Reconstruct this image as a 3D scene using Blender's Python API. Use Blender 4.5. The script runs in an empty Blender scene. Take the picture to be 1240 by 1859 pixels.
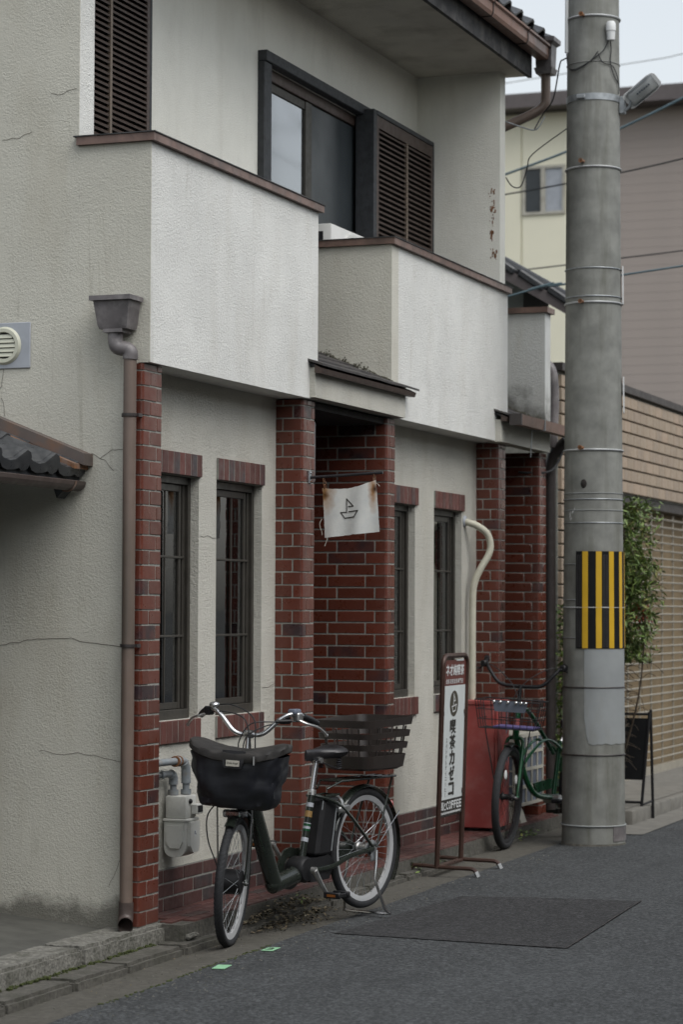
import bpy, bmesh, math, random
from math import sin, cos, pi, radians, atan2, sqrt, tan
from mathutils import Vector, Matrix, noise as mnoise
random.seed(7)
OPP_H = 4.6  # height of the added unseen houses, set by the shade they give
sc = bpy.context.scene
COL = sc.collection

# ------------------------------------------------------------------ camera
LENS_PX = 4389.0
yaw = math.atan(1660/LENS_PX*cos(math.atan(178.5/LENS_PX))); pitch = math.atan(178.5/LENS_PX); roll = 0.004
F = Vector((-sin(yaw)*cos(pitch), cos(yaw)*cos(pitch), sin(pitch)))
R0 = Vector((cos(yaw), sin(yaw), 0)); U0 = R0.cross(F)
Rv = R0*cos(roll)+U0*sin(roll); Uv = U0*cos(roll)-R0*sin(roll)
cd = bpy.data.cameras.new('camera'); cam = bpy.data.objects.new('camera', cd); COL.objects.link(cam)
M = Matrix((Rv, Uv, -F)).transposed().to_4x4(); M.translation = Vector((4.85, -10.21, 1.65))
cam.matrix_world = M
cd.sensor_fit = 'VERTICAL'; cd.sensor_height = 36.0; cd.sensor_width = 24.0
cd.lens = LENS_PX/1859*36.0; cd.clip_start = 0.1; cd.clip_end = 3000
cd.dof.use_dof = True; cd.dof.focus_distance = 12.2; cd.dof.aperture_fstop = 3.5
sc.camera = cam

# ------------------------------------------------------------------ sky and sun (overcast)
SUN_EL, SUN_AZ = radians(55), radians(115)      # azimuth clockwise from +y
w = bpy.data.worlds.new('World'); sc.world = w; w.use_nodes = True
nt = w.node_tree; nt.nodes.clear()
sky = nt.nodes.new('ShaderNodeTexSky'); sky.sky_type = 'NISHITA'; sky.sun_disc = False
sky.sun_elevation = SUN_EL; sky.sun_rotation = SUN_AZ
sky.air_density = 1.5; sky.dust_density = 2.0; sky.ozone_density = 2.2
hs = nt.nodes.new('ShaderNodeHueSaturation'); hs.inputs['Saturation'].default_value = 0.30
bg = nt.nodes.new('ShaderNodeBackground'); bg.inputs['Strength'].default_value = 0.145
wo = nt.nodes.new('ShaderNodeOutputWorld')
nt.links.new(sky.outputs[0], hs.inputs['Color']); nt.links.new(hs.outputs[0], bg.inputs[0]); nt.links.new(bg.outputs[0], wo.inputs[0])
sd = bpy.data.lights.new('sun', 'SUN'); sd.energy = 1.5; sd.angle = radians(50); sd.color = (1.0, 0.985, 0.96)
sun = bpy.data.objects.new('sun', sd); COL.objects.link(sun)
sdir = Vector((sin(SUN_AZ)*cos(SUN_EL), cos(SUN_AZ)*cos(SUN_EL), sin(SUN_EL)))
sun.rotation_euler = sdir.to_track_quat('Z', 'Y').to_euler(); sun.location = (20, -5, 30)
sc.view_settings.view_transform = 'Standard'; sc.view_settings.look = 'None'
sc.view_settings.exposure = 0.36; sc.view_settings.gamma = 1.0; sc.view_settings.use_curve_mapping = False
sc.cycles.max_bounces = 6; sc.cycles.caustics_reflective = False; sc.cycles.caustics_refractive = False

# ------------------------------------------------------------------ materials
def newmat(name):
    m = bpy.data.materials.new(name); m.use_nodes = True
    n = m.node_tree; b = n.nodes['Principled BSDF']
    return m, n, b
def N(n, t, **kw):
    x = n.nodes.new(t)
    for k, v in kw.items():
        if k.startswith('i_'): x.inputs[k[2:].replace('_', ' ')].default_value = v
        else: setattr(x, k, v)
    return x
def ramp(n, fac, stops):
    r = n.nodes.new('ShaderNodeValToRGB'); el = r.color_ramp.elements
    while len(el) < len(stops): el.new(0.5)
    for e, (p, c) in zip(el, stops):
        e.position = p; e.color = (*c, 1) if len(c) == 3 else c
    n.links.new(fac, r.inputs[0]); return r.outputs[0]
def mixc(n, fac, a, b, mode='MIX'):
    x = n.nodes.new('ShaderNodeMix'); x.data_type = 'RGBA'; x.blend_type = mode
    for sock, v in ((x.inputs[0], fac), (x.inputs[6], a), (x.inputs[7], b)):
        if hasattr(v, 'is_linked'): n.links.new(v, sock)
        else: sock.default_value = v if not isinstance(v, tuple) else (*v, 1)[:4]
    return x.outputs[2]
def math_n(n, op, a, b=None, clamp=False):
    x = n.nodes.new('ShaderNodeMath'); x.operation = op; x.use_clamp = clamp
    for s, v in ((x.inputs[0], a), (x.inputs[1], b)):
        if v is None: continue
        if hasattr(v, 'is_linked'): n.links.new(v, s)
        else: s.default_value = v
    return x.outputs[0]
def coords(n, scale=(1, 1, 1), kind='Object'):
    t = n.nodes.new('ShaderNodeTexCoord'); mp = n.nodes.new('ShaderNodeMapping'); mp.inputs['Scale'].default_value = scale
    n.links.new(t.outputs[kind], mp.inputs[0]); return mp.outputs[0]
def noise_n(n, vec, scale, detail=4, rough=0.55, dist=0.0):
    x = n.nodes.new('ShaderNodeTexNoise'); x.inputs['Scale'].default_value = scale; x.inputs['Detail'].default_value = detail
    x.inputs['Roughness'].default_value = rough; x.inputs['Distortion'].default_value = dist
    n.links.new(vec, x.inputs['Vector']); return x.outputs['Fac']
def bump_n(n, b, h, strength, dist):
    x = n.nodes.new('ShaderNodeBump'); x.inputs['Strength'].default_value = strength; x.inputs['Distance'].default_value = dist
    n.links.new(h, x.inputs['Height']); n.links.new(x.outputs[0], b.inputs['Normal'])
def mat(name, col, rough=0.6, metal=0.0, var=0.15, vscale=8.0, bump=0.0, bscale=60.0, bdist=0.003, spec=0.5, dirt=None, dirt_amt=0.5, dscale=5.0, stretch=1.0, coat=0.0, seed=0.0):
    m, n, b = newmat(name)
    b.inputs['Roughness'].default_value = rough; b.inputs['Metallic'].default_value = metal
    b.inputs['Specular IOR Level'].default_value = spec; b.inputs['Coat Weight'].default_value = coat
    v = coords(n)
    nz = noise_n(n, v, vscale)
    c = ramp(n, nz, [(0.3, tuple(x*(1-var) for x in col)), (0.7, tuple(min(1, x*(1+var)) for x in col))])
    if dirt:
        vs = coords(n, (1, 1, stretch))
        d = noise_n(n, vs, dscale, 6, 0.65)
        f = ramp(n, d, [(0.48, (0, 0, 0)), (0.72, (dirt_amt,)*3)])
        c = mixc(n, f, c, dirt)
    n.links.new(c, b.inputs['Base Color'])
    rr = ramp(n, noise_n(n, v, vscale*2.3), [(0.3, (max(0, rough-.08),)*3), (0.7, (min(1, rough+.1),)*3)]); n.links.new(rr, b.inputs['Roughness'])
    if bump: bump_n(n, b, noise_n(n, v, bscale, 3), bump, bdist)
    return m

def stucco(name, col, mildew_z=None, bump=0.75, streak=0.35, grain=1.0):
    m, n, b = newmat(name); b.inputs['Roughness'].default_value = 0.92; b.inputs['Specular IOR Level'].default_value = 0.15
    v = coords(n)
    big = noise_n(n, v, 1.3, 5, 0.6)
    c = ramp(n, big, [(0.3, tuple(x*0.90 for x in col)), (0.7, tuple(min(1, x*1.05) for x in col))])
    # rain streaks, yellowish brown, stretched down the wall
    vs = coords(n, (2.2, 2.2, 0.55))
    st = noise_n(n, vs, 2.1, 7, 0.62, 0.3)
    f = ramp(n, st, [(0.50, (0, 0, 0)), (0.78, (streak,)*3)])
    c = mixc(n, f, c, (0.34, 0.30, 0.215))
    dr = noise_n(n, coords(n, (16, 16, 0.9)), 1.6, 6, 0.6, 0.6); dm_ = noise_n(n, v, 1.9, 3, 0.5)
    fd = math_n(n, 'MULTIPLY', ramp(n, dr, [(0.58, (0, 0, 0)), (0.78, (0.5*streak/0.3,)*3)]), ramp(n, dm_, [(0.48, (0, 0, 0)), (0.66, (1, 1, 1))]))
    c = mixc(n, fd, c, (0.27, 0.25, 0.19))
    sp = noise_n(n, v, 26, 5, 0.7)
    f2 = ramp(n, sp, [(0.60, (0, 0, 0)), (0.80, (0.35*streak/0.35,)*3)])
    c = mixc(n, f2, c, (0.22, 0.21, 0.17))
    if mildew_z is not None:
        z0, z1 = mildew_z
        t = n.nodes.new('ShaderNodeTexCoord'); sx = n.nodes.new('ShaderNodeSeparateXYZ'); n.links.new(t.outputs['Object'], sx.inputs[0])
        mr = n.nodes.new('ShaderNodeMapRange'); mr.inputs[1].default_value = z0; mr.inputs[2].default_value = z1
        mr.inputs[3].default_value = 1.0; mr.inputs[4].default_value = 0.0; n.links.new(sx.outputs[2], mr.inputs[0])
        a = math_n(n, 'ADD', mr.outputs[0], math_n(n, 'MULTIPLY', math_n(n, 'SUBTRACT', noise_n(n, v, 3.2, 7, 0.7), 0.5), 1.9))
        f3 = ramp(n, a, [(0.55, (0, 0, 0)), (1.2, (0.72, 0.72, 0.72))])
        c = mixc(n, f3, c, (0.055, 0.052, 0.042))
    n.links.new(c, b.inputs['Base Color'])
    # thrown-on grains: irregular lumps, dense in some patches and thin in others
    w1 = noise_n(n, v, 105*grain, 4, 0.62, 0.5); w2 = noise_n(n, v, 62*grain, 3, 0.6, 0.3)
    patch = ramp(n, noise_n(n, v, 6.0, 4, 0.6), [(0.35, (0.45,)*3), (0.62, (1, 1, 1))])
    l1 = ramp(n, w1, [(0.40, (0, 0, 0)), (0.58, (1, 1, 1))]); l2 = ramp(n, w2, [(0.45, (0, 0, 0)), (0.60, (1, 1, 1))])
    h = math_n(n, 'MULTIPLY', math_n(n, 'ADD', math_n(n, 'MULTIPLY', l1, 0.75), math_n(n, 'MULTIPLY', l2, 0.5)), patch)
    h = math_n(n, 'ADD', h, math_n(n, 'MULTIPLY', noise_n(n, v, 230*grain, 2, 0.6), 0.5))
    bump_n(n, b, h, bump*0.85, 0.0045)
    return m

def brickmat(name, base, dark, p_dark=0.13, rough=0.33, spread=0.25):
    m, n, b = newmat(name)
    oi = n.nodes.new('ShaderNodeObjectInfo'); ge = n.nodes.new('ShaderNodeNewGeometry')
    r = math_n(n, 'FRACT', math_n(n, 'ADD', oi.outputs['Random'], ge.outputs['Random Per Island']))
    v = coords(n)
    c1 = ramp(n, r, [(0.0, tuple(x*(1-spread) for x in base)), (0.45, base), (1.0, (base[0]*(1+spread), base[1]*(1+spread*.6), base[2]*(1+spread*.6)))])
    off = n.nodes.new('ShaderNodeVectorMath'); off.operation = 'ADD'
    cmb = n.nodes.new('ShaderNodeCombineXYZ'); rr = math_n(n, 'MULTIPLY', r, 50.0)
    for i in range(3): n.links.new(rr, cmb.inputs[i])
    n.links.new(v, off.inputs[0]); n.links.new(cmb.outputs[0], off.inputs[1])
    # burnt ends on some bricks
    fl = noise_n(n, off.outputs[0], 7.0, 2)
    r2 = math_n(n, 'FRACT', math_n(n, 'MULTIPLY', r, 37.71))
    isd = math_n(n, 'LESS_THAN', r2, p_dark)
    f = math_n(n, 'MULTIPLY', isd, ramp(n, fl, [(0.35, (0.25,)*3), (0.6, (1, 1, 1))]))
    c = mixc(n, f, c1, dark)
    c = mixc(n, ramp(n, noise_n(n, off.outputs[0], 45, 5, 0.7), [(0.5, (0, 0, 0)), (0.75, (0.3,)*3)]), c, tuple(x*0.55 for x in base))
    c = mixc(n, ramp(n, noise_n(n, v, 5.0, 6, 0.7), [(0.55, (0, 0, 0)), (0.85, (0.22,)*3)]), c, (0.24, 0.21, 0.18))
    n.links.new(c, b.inputs['Base Color']); n.links.new(ramp(n, noise_n(n, off.outputs[0], 17, 4), [(0.3, (rough*.75,)*3), (0.7, (min(1, rough*1.5),)*3)]), b.inputs['Roughness'])
    bump_n(n, b, noise_n(n, off.outputs[0], 38, 3), 0.12, 0.004)
    return m

def plain(name, col, rough=0.5, metal=0.0, spec=0.5, alpha=None):
    return mat(name, col, rough, metal, var=0.10, vscale=14, spec=spec)

MT = {}
MT['gable'] = stucco('gable_stucco', (0.54, 0.525, 0.455), mildew_z=(0.06, 0.24), bump=0.55)
MT['stucco'] = stucco('front_stucco', (0.70, 0.70, 0.665), bump=0.65, streak=0.22)
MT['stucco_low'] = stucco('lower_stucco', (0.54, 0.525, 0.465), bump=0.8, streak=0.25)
MT['stucco_mold'] = stucco('mouldy_stucco', (0.54, 0.55, 0.53), mildew_z=(2.92, 3.32), bump=0.6, streak=0.3)
MT['stucco_side'] = stucco('side_stucco', (0.58, 0.565, 0.495), bump=0.5, streak=0.22)
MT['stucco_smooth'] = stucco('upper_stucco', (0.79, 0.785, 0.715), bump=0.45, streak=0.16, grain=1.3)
MT['soffit'] = mat('soffit_board', (0.62, 0.59, 0.52), 0.9, var=0.12, vscale=2, bump=0.2, bscale=40, dirt=(0.2, 0.17, 0.12), dirt_amt=0.5, dscale=2.5)
MT['brick'] = brickmat('red_brick', (0.104, 0.029, 0.0175), (0.036, 0.022, 0.024), 0.09, 0.30, 0.16)
MT['soldier'] = brickmat('soldier_brick', (0.105, 0.036, 0.028), (0.05, 0.04, 0.042), 0.12, 0.45)
MT['plinth'] = brickmat('plinth_brick', (0.075, 0.030, 0.026), (0.042, 0.034, 0.035), 0.25, 0.5)
MT['paver'] = brickmat('red_paver', (0.080, 0.032, 0.027), (0.05, 0.036, 0.032), 0.2, 0.5)
MT['mortar'] = mat('mortar', (0.235, 0.235, 0.21), 0.95, var=0.2, vscale=30, bump=0.3, bscale=150)
MT['coping'] = mat('coping_metal', (0.185, 0.12, 0.098), 0.42, 0.3, var=0.2, vscale=9, dirt=(0.06, 0.045, 0.04), dirt_amt=0.7, dscale=6)
MT['bronze'] = mat('bronze_aluminium', (0.055, 0.05, 0.042), 0.42, 0.4, var=0.12, vscale=12)
MT['darkframe'] = mat('dark_wood_frame', (0.030, 0.033, 0.037), 0.6, 0.0, var=0.3, vscale=25, bump=0.2, bscale=80)
MT['louver'] = mat('louver_brown', (0.060, 0.040, 0.032), 0.5, 0.1, var=0.2, vscale=10)
MT['louverrail'] = mat('louver_rail', (0.16, 0.125, 0.095), 0.5, 0.2, var=0.25, vscale=10)
MT['char'] = mat('charred_fascia', (0.030, 0.030, 0.031), 0.75, var=0.5, vscale=6, bump=0.3, bscale=50, dirt=(0.16, 0.15, 0.14), dirt_amt=0.55, dscale=9)
MT['gutter'] = mat('gutter_brown', (0.20, 0.12, 0.092), 0.4, 0.1, var=0.1, dirt=(0.08, 0.06, 0.05), dirt_amt=0.4, dscale=7)
MT['oldgutter'] = mat('old_gutter', (0.075, 0.055, 0.048), 0.45, 0.2, var=0.2, dirt=(0.15, 0.13, 0.12), dirt_amt=0.4, dscale=9)
MT['pipe'] = mat('downpipe_brown', (0.150, 0.110, 0.088), 0.5, 0.0, var=0.12, vscale=5, dirt=(0.075, 0.065, 0.05), dirt_amt=0.7, dscale=4, stretch=0.25)
MT['pipegrey'] = mat('downpipe_grey', (0.13, 0.118, 0.118), 0.45, var=0.25, vscale=12, dirt=(0.3, 0.28, 0.27), dirt_amt=0.5, dscale=14)
MT['pipedark'] = mat('downpipe_dark', (0.032, 0.026, 0.024), 0.45, var=0.2)
MT['ventgrey'] = mat('vent_plate', (0.36, 0.38, 0.41), 0.55, 0.2, var=0.1)
MT['ventcream'] = mat('vent_cream', (0.52, 0.52, 0.42), 0.5, var=0.1, dirt=(0.2, 0.2, 0.15), dirt_amt=0.4)
MT['black'] = mat('black_plastic', (0.009, 0.009, 0.010), 0.5, var=0.2, spec=0.35)
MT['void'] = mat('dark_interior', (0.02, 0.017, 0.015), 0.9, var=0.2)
MT['room'] = mat('room_brown', (0.34, 0.22, 0.13), 0.8, var=0.3, vscale=2)
MT['window_cloth'] = mat('pale_window_cloth', (0.5, 0.49, 0.45), 0.9, var=0.15, vscale=6)
MT['browncloth'] = mat('brown_cloth', (0.33, 0.18, 0.085), 0.9, var=0.25, vscale=4)
MT['slate'] = mat('dark_slate', (0.040, 0.036, 0.035), 0.7, var=0.35, vscale=20, bump=0.4, bscale=50, dirt=(0.12, 0.11, 0.09), dirt_amt=0.35, dscale=12)
MT['rooftile'] = mat('smoked_rooftile', (0.034, 0.036, 0.039), 0.33, var=0.25, vscale=10, bump=0.15, bscale=60, dirt=(0.12, 0.12, 0.115), dirt_amt=0.35, dscale=18)
MT['rust'] = mat('rusty_metal', (0.17, 0.075, 0.03), 0.8, var=0.4, vscale=20, dirt=(0.22, 0.2, 0.18), dirt_amt=0.6, dscale=9)
MT['flash'] = mat('flashing', (0.115, 0.095, 0.085), 0.6, 0.1, var=0.15, vscale=5, dirt=(0.20, 0.09, 0.035), dirt_amt=0.6, dscale=5)
MT['steel'] = mat('polished_steel', (0.55, 0.55, 0.55), 0.22, 1.0, var=0.1)
MT['alu'] = mat('dull_aluminium', (0.52, 0.52, 0.51), 0.42, 1.0, var=0.1, vscale=20)
MT['rim'] = mat('rim_silver', (0.60, 0.61, 0.62), 0.45, 0.5, var=0.06)
MT['band'] = mat('pole_band', (0.36, 0.37, 0.37), 0.5, 0.2, var=0.15, vscale=20)
MT['galv'] = mat('galvanised', (0.30, 0.32, 0.33), 0.5, 0.6, var=0.2, vscale=25)
MT['tyre'] = mat('tyre_rubber', (0.017, 0.018, 0.020), 0.8, var=0.2, vscale=30, bump=0.3, bscale=140)
MT['bikegreen'] = mat('dark_olive_paint', (0.018, 0.023, 0.018), 0.28, 0.2, var=0.1, coat=0.4)
MT['greenpaint'] = mat('bright_green_paint', (0.005, 0.062, 0.022), 0.3, 0.2, var=0.12, coat=0.3)
MT['leather'] = mat('black_saddle', (0.014, 0.013, 0.014), 0.38, var=0.2, bump=0.1, bscale=200)
MT['basket'] = mat('dark_brown_plastic', (0.026, 0.020, 0.017), 0.42, var=0.1)
MT['cloth_black'] = mat('black_nylon', (0.011, 0.012, 0.016), 0.42, var=0.3, vscale=12, bump=0.15, bscale=300)
MT['cloth_lid'] = mat('dusty_black_mesh', (0.020, 0.018, 0.016), 0.7, var=0.45, vscale=9, bump=0.2, bscale=260)
MT['white'] = mat('white_paint', (0.62, 0.63, 0.62), 0.5, var=0.05)
MT['offwhite'] = mat('meter_offwhite', (0.60, 0.60, 0.56), 0.45, var=0.08, dirt=(0.25, 0.23, 0.19), dirt_amt=0.4, dscale=9)
MT['acwhite'] = mat('ac_white', (0.66, 0.66, 0.63), 0.45, var=0.04)
MT['beige'] = mat('old_beige', (0.42, 0.40, 0.34), 0.6, var=0.1, dirt=(0.2, 0.18, 0.14), dirt_amt=0.5)
MT['ivory'] = mat('ivory_pipe', (0.52, 0.50, 0.40), 0.5, var=0.06, dirt=(0.3, 0.27, 0.2), dirt_amt=0.4)
MT['greypipe'] = mat('grey_gas_pipe', (0.22, 0.245, 0.26), 0.5, var=0.15, dirt=(0.25, 0.17, 0.1), dirt_amt=0.4, dscale=20)
MT['red'] = mat('faded_red', (0.27, 0.048, 0.042), 0.55, var=0.15, vscale=5, dirt=(0.32, 0.13, 0.115), dirt_amt=0.7, dscale=6)
MT['signbrown'] = mat('sign_brown', (0.060, 0.032, 0.024), 0.35, 0.3, var=0.2)
MT['signred'] = mat('sign_dark_red', (0.115, 0.026, 0.018), 0.5, var=0.08)
MT['signwhite'] = mat('sign_white', (0.56, 0.59, 0.58), 0.45, var=0.04)
MT['ink'] = mat('ink', (0.022, 0.019, 0.014), 0.6, var=0.1)
MT['olive'] = mat('ink_olive', (0.045, 0.038, 0.022), 0.6, var=0.1)
MT['concrete'] = mat('pole_concrete', (0.20, 0.203, 0.185), 0.85, var=0.26, vscale=7, bump=0.35, bscale=110, bdist=0.003, dirt=(0.095, 0.095, 0.072), dirt_amt=0.75, dscale=9, stretch=0.10)
MT['concrete_pale'] = mat('pale_concrete', (0.25, 0.265, 0.265), 0.8, var=0.10, vscale=4, bump=0.15, bscale=90, bdist=0.002, dirt=(0.2, 0.19, 0.15), dirt_amt=0.5, dscale=5, stretch=0.3)
MT['kerb'] = mat('granite_kerb', (0.16, 0.155, 0.135), 0.9, var=0.5, vscale=60, bump=0.7, bscale=45, bdist=0.012, dirt=(0.05, 0.05, 0.035), dirt_amt=0.85, dscale=9)
MT['kerb2'] = mat('old_concrete_kerb', (0.085, 0.080, 0.068), 0.95, var=0.35, vscale=40, bump=0.6, bscale=55, bdist=0.008, dirt=(0.045, 0.045, 0.032), dirt_amt=0.85, dscale=7)
MT['gutterc'] = mat('gutter_concrete', (0.075, 0.070, 0.058), 0.95, var=0.25, vscale=30, bump=0.4, bscale=90, bdist=0.004, dirt=(0.055, 0.052, 0.04), dirt_amt=0.8, dscale=5)
MT['paveconc'] = mat('pavement_concrete', (0.075, 0.074, 0.064), 0.95, var=0.25, vscale=6, bump=0.3, bscale=80, dirt=(0.05, 0.05, 0.042), dirt_amt=0.85, dscale=2.5)
MT['moss'] = mat('moss', (0.035, 0.045, 0.008), 1.0, var=0.5, vscale=50)
MT['moss_dark'] = mat('dark_lichen', (0.10, 0.095, 0.07), 1.0, var=0.4, vscale=40)
MT['leaf'] = brickmat('green_leaf', (0.125, 0.195, 0.050), (0.20, 0.19, 0.05), 0.15, 0.45, 0.5)
MT['leafdry'] = brickmat('dry_leaf', (0.13, 0.115, 0.07), (0.03, 0.025, 0.018), 0.5, 0.7, 0.6)
MT['berry'] = mat('red_berry', (0.25, 0.015, 0.012), 0.35)
MT['stem'] = mat('brown_stem', (0.06, 0.045, 0.03), 0.9)
MT['crackgrey'] = mat('crack_grey', (0.12, 0.11, 0.09), 1.0)
MT['tape'] = mat('green_tape', (0.27, 0.52, 0.31), 0.6, var=0.12, vscale=25)
MT['yellow'] = mat('yellow_stripe', (0.55, 0.33, 0.012), 0.5, var=0.08)
MT['guard'] = mat('black_guard', (0.010, 0.0105, 0.011), 0.85, var=0.1, spec=0.15)
MT['orange'] = mat('orange_reflector', (0.22, 0.075, 0.015), 0.35)
MT['ochre'] = mat('ochre_sticker', (0.25, 0.15, 0.05), 0.5)
MT['redglass'] = mat('red_reflector', (0.32, 0.09, 0.085), 0.25)
MT['purple'] = mat('purple_fabric', (0.09, 0.075, 0.20), 0.8)
MT['bluegrey'] = mat('blue_grey_plastic', (0.13, 0.15, 0.19), 0.5)
MT['cream'] = mat('cream_siding', (0.74, 0.71, 0.56), 0.7, var=0.04, vscale=1)
MT['tan'] = mat('tan_siding', (0.33, 0.285, 0.255), 0.75, var=0.05, vscale=1.5)
MT['roofgrey'] = mat('brown_grey_roof', (0.105, 0.09, 0.088), 0.6, var=0.1)
MT['walltile'] = brickmat('beige_wall_tile', (0.325, 0.255, 0.185), (0.28, 0.22, 0.165), 0.3, 0.55, 0.10)
MT['grille'] = mat('grille_aluminium', (0.36, 0.33, 0.27), 0.45, 0.4, var=0.1)
MT['shutterin'] = mat('ochre_shutter', (0.25, 0.185, 0.105), 0.8, var=0.15, vscale=1.5)
MT['yellowglow'] = mat('yellow_glow', (0.55, 0.38, 0.13), 0.8)
MT['greenwall'] = mat('grey_green_wall', (0.24, 0.26, 0.245), 0.8, var=0.05)
MT['farpave'] = mat('light_pavement', (0.15, 0.143, 0.125), 0.95, var=0.2, vscale=12, bump=0.3, bscale=60)
MT['cable'] = mat('cable_blue', (0.10, 0.15, 0.17), 0.6)
MT['wire'] = mat('wire_black', (0.015, 0.016, 0.017), 0.6)
MT['wiregrey'] = mat('wire_grey', (0.2, 0.2, 0.19), 0.5)
MT['rope'] = mat('white_thread', (0.5, 0.48, 0.42), 0.9)
MT['chrome_dark'] = mat('dark_rod', (0.05, 0.05, 0.055), 0.4, 0.7)

def asphalt(name, col, seed):
    m, n, b = newmat(name); v = coords(n)
    big = noise_n(n, v, 0.8, 5, 0.6)
    c = ramp(n, big, [(0.3, tuple(x*0.74 for x in col)), (0.7, tuple(x*1.22 for x in col))])
    vo = n.nodes.new('ShaderNodeTexVoronoi'); vo.inputs['Scale'].default_value = 85; n.links.new(v, vo.inputs['Vector'])
    sx_ = n.nodes.new('ShaderNodeSeparateXYZ'); n.links.new(vo.outputs['Color'], sx_.inputs[0])
    sp = ramp(n, sx_.outputs[0], [(0.45, (0, 0, 0)), (1.0, (0.85,)*3)])
    c = mixc(n, ramp(n, sx_.outputs[1], [(0.6, (0, 0, 0)), (1.0, (0.6,)*3)]), c, tuple(x*0.35 for x in col))
    c = mixc(n, sp, c, tuple(min(1, x*2.6) for x in col))
    pa = noise_n(n, coords(n, (1.2, 0.5, 1)), 2.0, 6, 0.65)
    c = mixc(n, ramp(n, pa, [(0.52, (0, 0, 0)), (0.75, (0.5,)*3)]), c, tuple(x*0.6 for x in col))
    n.links.new(c, b.inputs['Base Color']); b.inputs['Roughness'].default_value = 0.82; b.inputs['Specular IOR Level'].default_value = 0.3
    h = math_n(n, 'ADD', math_n(n, 'MULTIPLY', vo.outputs['Distance'], -1.0), noise_n(n, v, 60, 3))
    bump_n(n, b, h, 0.7, 0.006)
    return m
MT['asphalt'] = asphalt('asphalt', (0.041, 0.0435, 0.0445), 0)
MT['patch'] = asphalt('asphalt_patch', (0.027, 0.027, 0.0275), 3)

def glass(name, tint=(0.9, 0.92, 0.92), rough=0.02, refl=1.0):
    m, n, b = newmat(name); n.nodes.remove(b)
    out = [x for x in n.nodes if x.type == 'OUTPUT_MATERIAL'][0]
    tr = N(n, 'ShaderNodeBsdfTransparent'); tr.inputs[0].default_value = (*tint, 1)
    gl = N(n, 'ShaderNodeBsdfGlossy'); gl.inputs['Roughness'].default_value = rough; gl.inputs[0].default_value = (0.95, 0.97, 1, 1)
    fr = N(n, 'ShaderNodeFresnel'); fr.inputs[0].default_value = 1.5
    f = math_n(n, 'MULTIPLY', fr.outputs[0], refl, True)
    v = coords(n); bp = N(n, 'ShaderNodeBump'); bp.inputs['Strength'].default_value = 0.05; bp.inputs['Distance'].default_value = 0.01
    n.links.new(noise_n(n, v, 5.0, 2), bp.inputs['Height']); n.links.new(bp.outputs[0], gl.inputs['Normal'])
    mx = N(n, 'ShaderNodeMixShader'); n.links.new(f, mx.inputs[0]); n.links.new(tr.outputs[0], mx.inputs[1]); n.links.new(gl.outputs[0], mx.inputs[2])
    n.links.new(mx.outputs[0], out.inputs[0]); return m
MT['glass'] = glass('window_glass', (0.88, 0.89, 0.88), 0.015, 1.3)
MT['glass_up'] = glass('patterned_glass', (0.5, 0.53, 0.55), 0.10, 3.2)
MT['clear'] = glass('clear_plastic', (0.95, 0.96, 0.96), 0.12, 1.2)
MT['screen'] = mat('insect_screen', (0.035, 0.042, 0.046), 0.35, var=0.3, vscale=1.2)

def cloth_mat():
    m, n, b = newmat('flag_canvas'); b.inputs['Roughness'].default_value = 0.95; b.inputs['Specular IOR Level'].default_value = 0.1
    t = n.nodes.new('ShaderNodeTexCoord'); v = t.outputs['Object']
    c = ramp(n, noise_n(n, v, 14, 5), [(0.3, (0.60, 0.61, 0.59)), (0.7, (0.70, 0.70, 0.66))])
    def spot(px, pz, sx, sz):
        s = N(n, 'ShaderNodeMapping'); s.inputs['Location'].default_value = (-px/sx, 0, -pz/sz); s.inputs['Scale'].default_value = (1/sx, 0, 1/sz)
        n.links.new(v, s.inputs[0]); l = N(n, 'ShaderNodeVectorMath', operation='LENGTH'); n.links.new(s.outputs[0], l.inputs[0])
        d = math_n(n, 'ADD', l.outputs['Value'], math_n(n, 'MULTIPLY', math_n(n, 'SUBTRACT', noise_n(n, v, 22, 4), 0.5), 0.9))
        return ramp(n, d, [(0.15, (0.95,)*3), (1.0, (0, 0, 0))])
    c = mixc(n, spot(-0.155, -0.04, 0.075, 0.13), c, (0.33, 0.17, 0.06))
    c = mixc(n, spot(0.135, -0.02, 0.03, 0.15), c, (0.33, 0.16, 0.055))
    c = mixc(n, spot(-0.15, -0.05, 0.03, 0.03), c, (0.10, 0.05, 0.02)); c = mixc(n, spot(0.145, -0.02, 0.022, 0.03), c, (0.06, 0.03, 0.02))
    n.links.new(c, b.inputs['Base Color']); bump_n(n, b, noise_n(n, v, 90, 3), 0.25, 0.003)
    return m
MT['canvas'] = cloth_mat()

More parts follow.
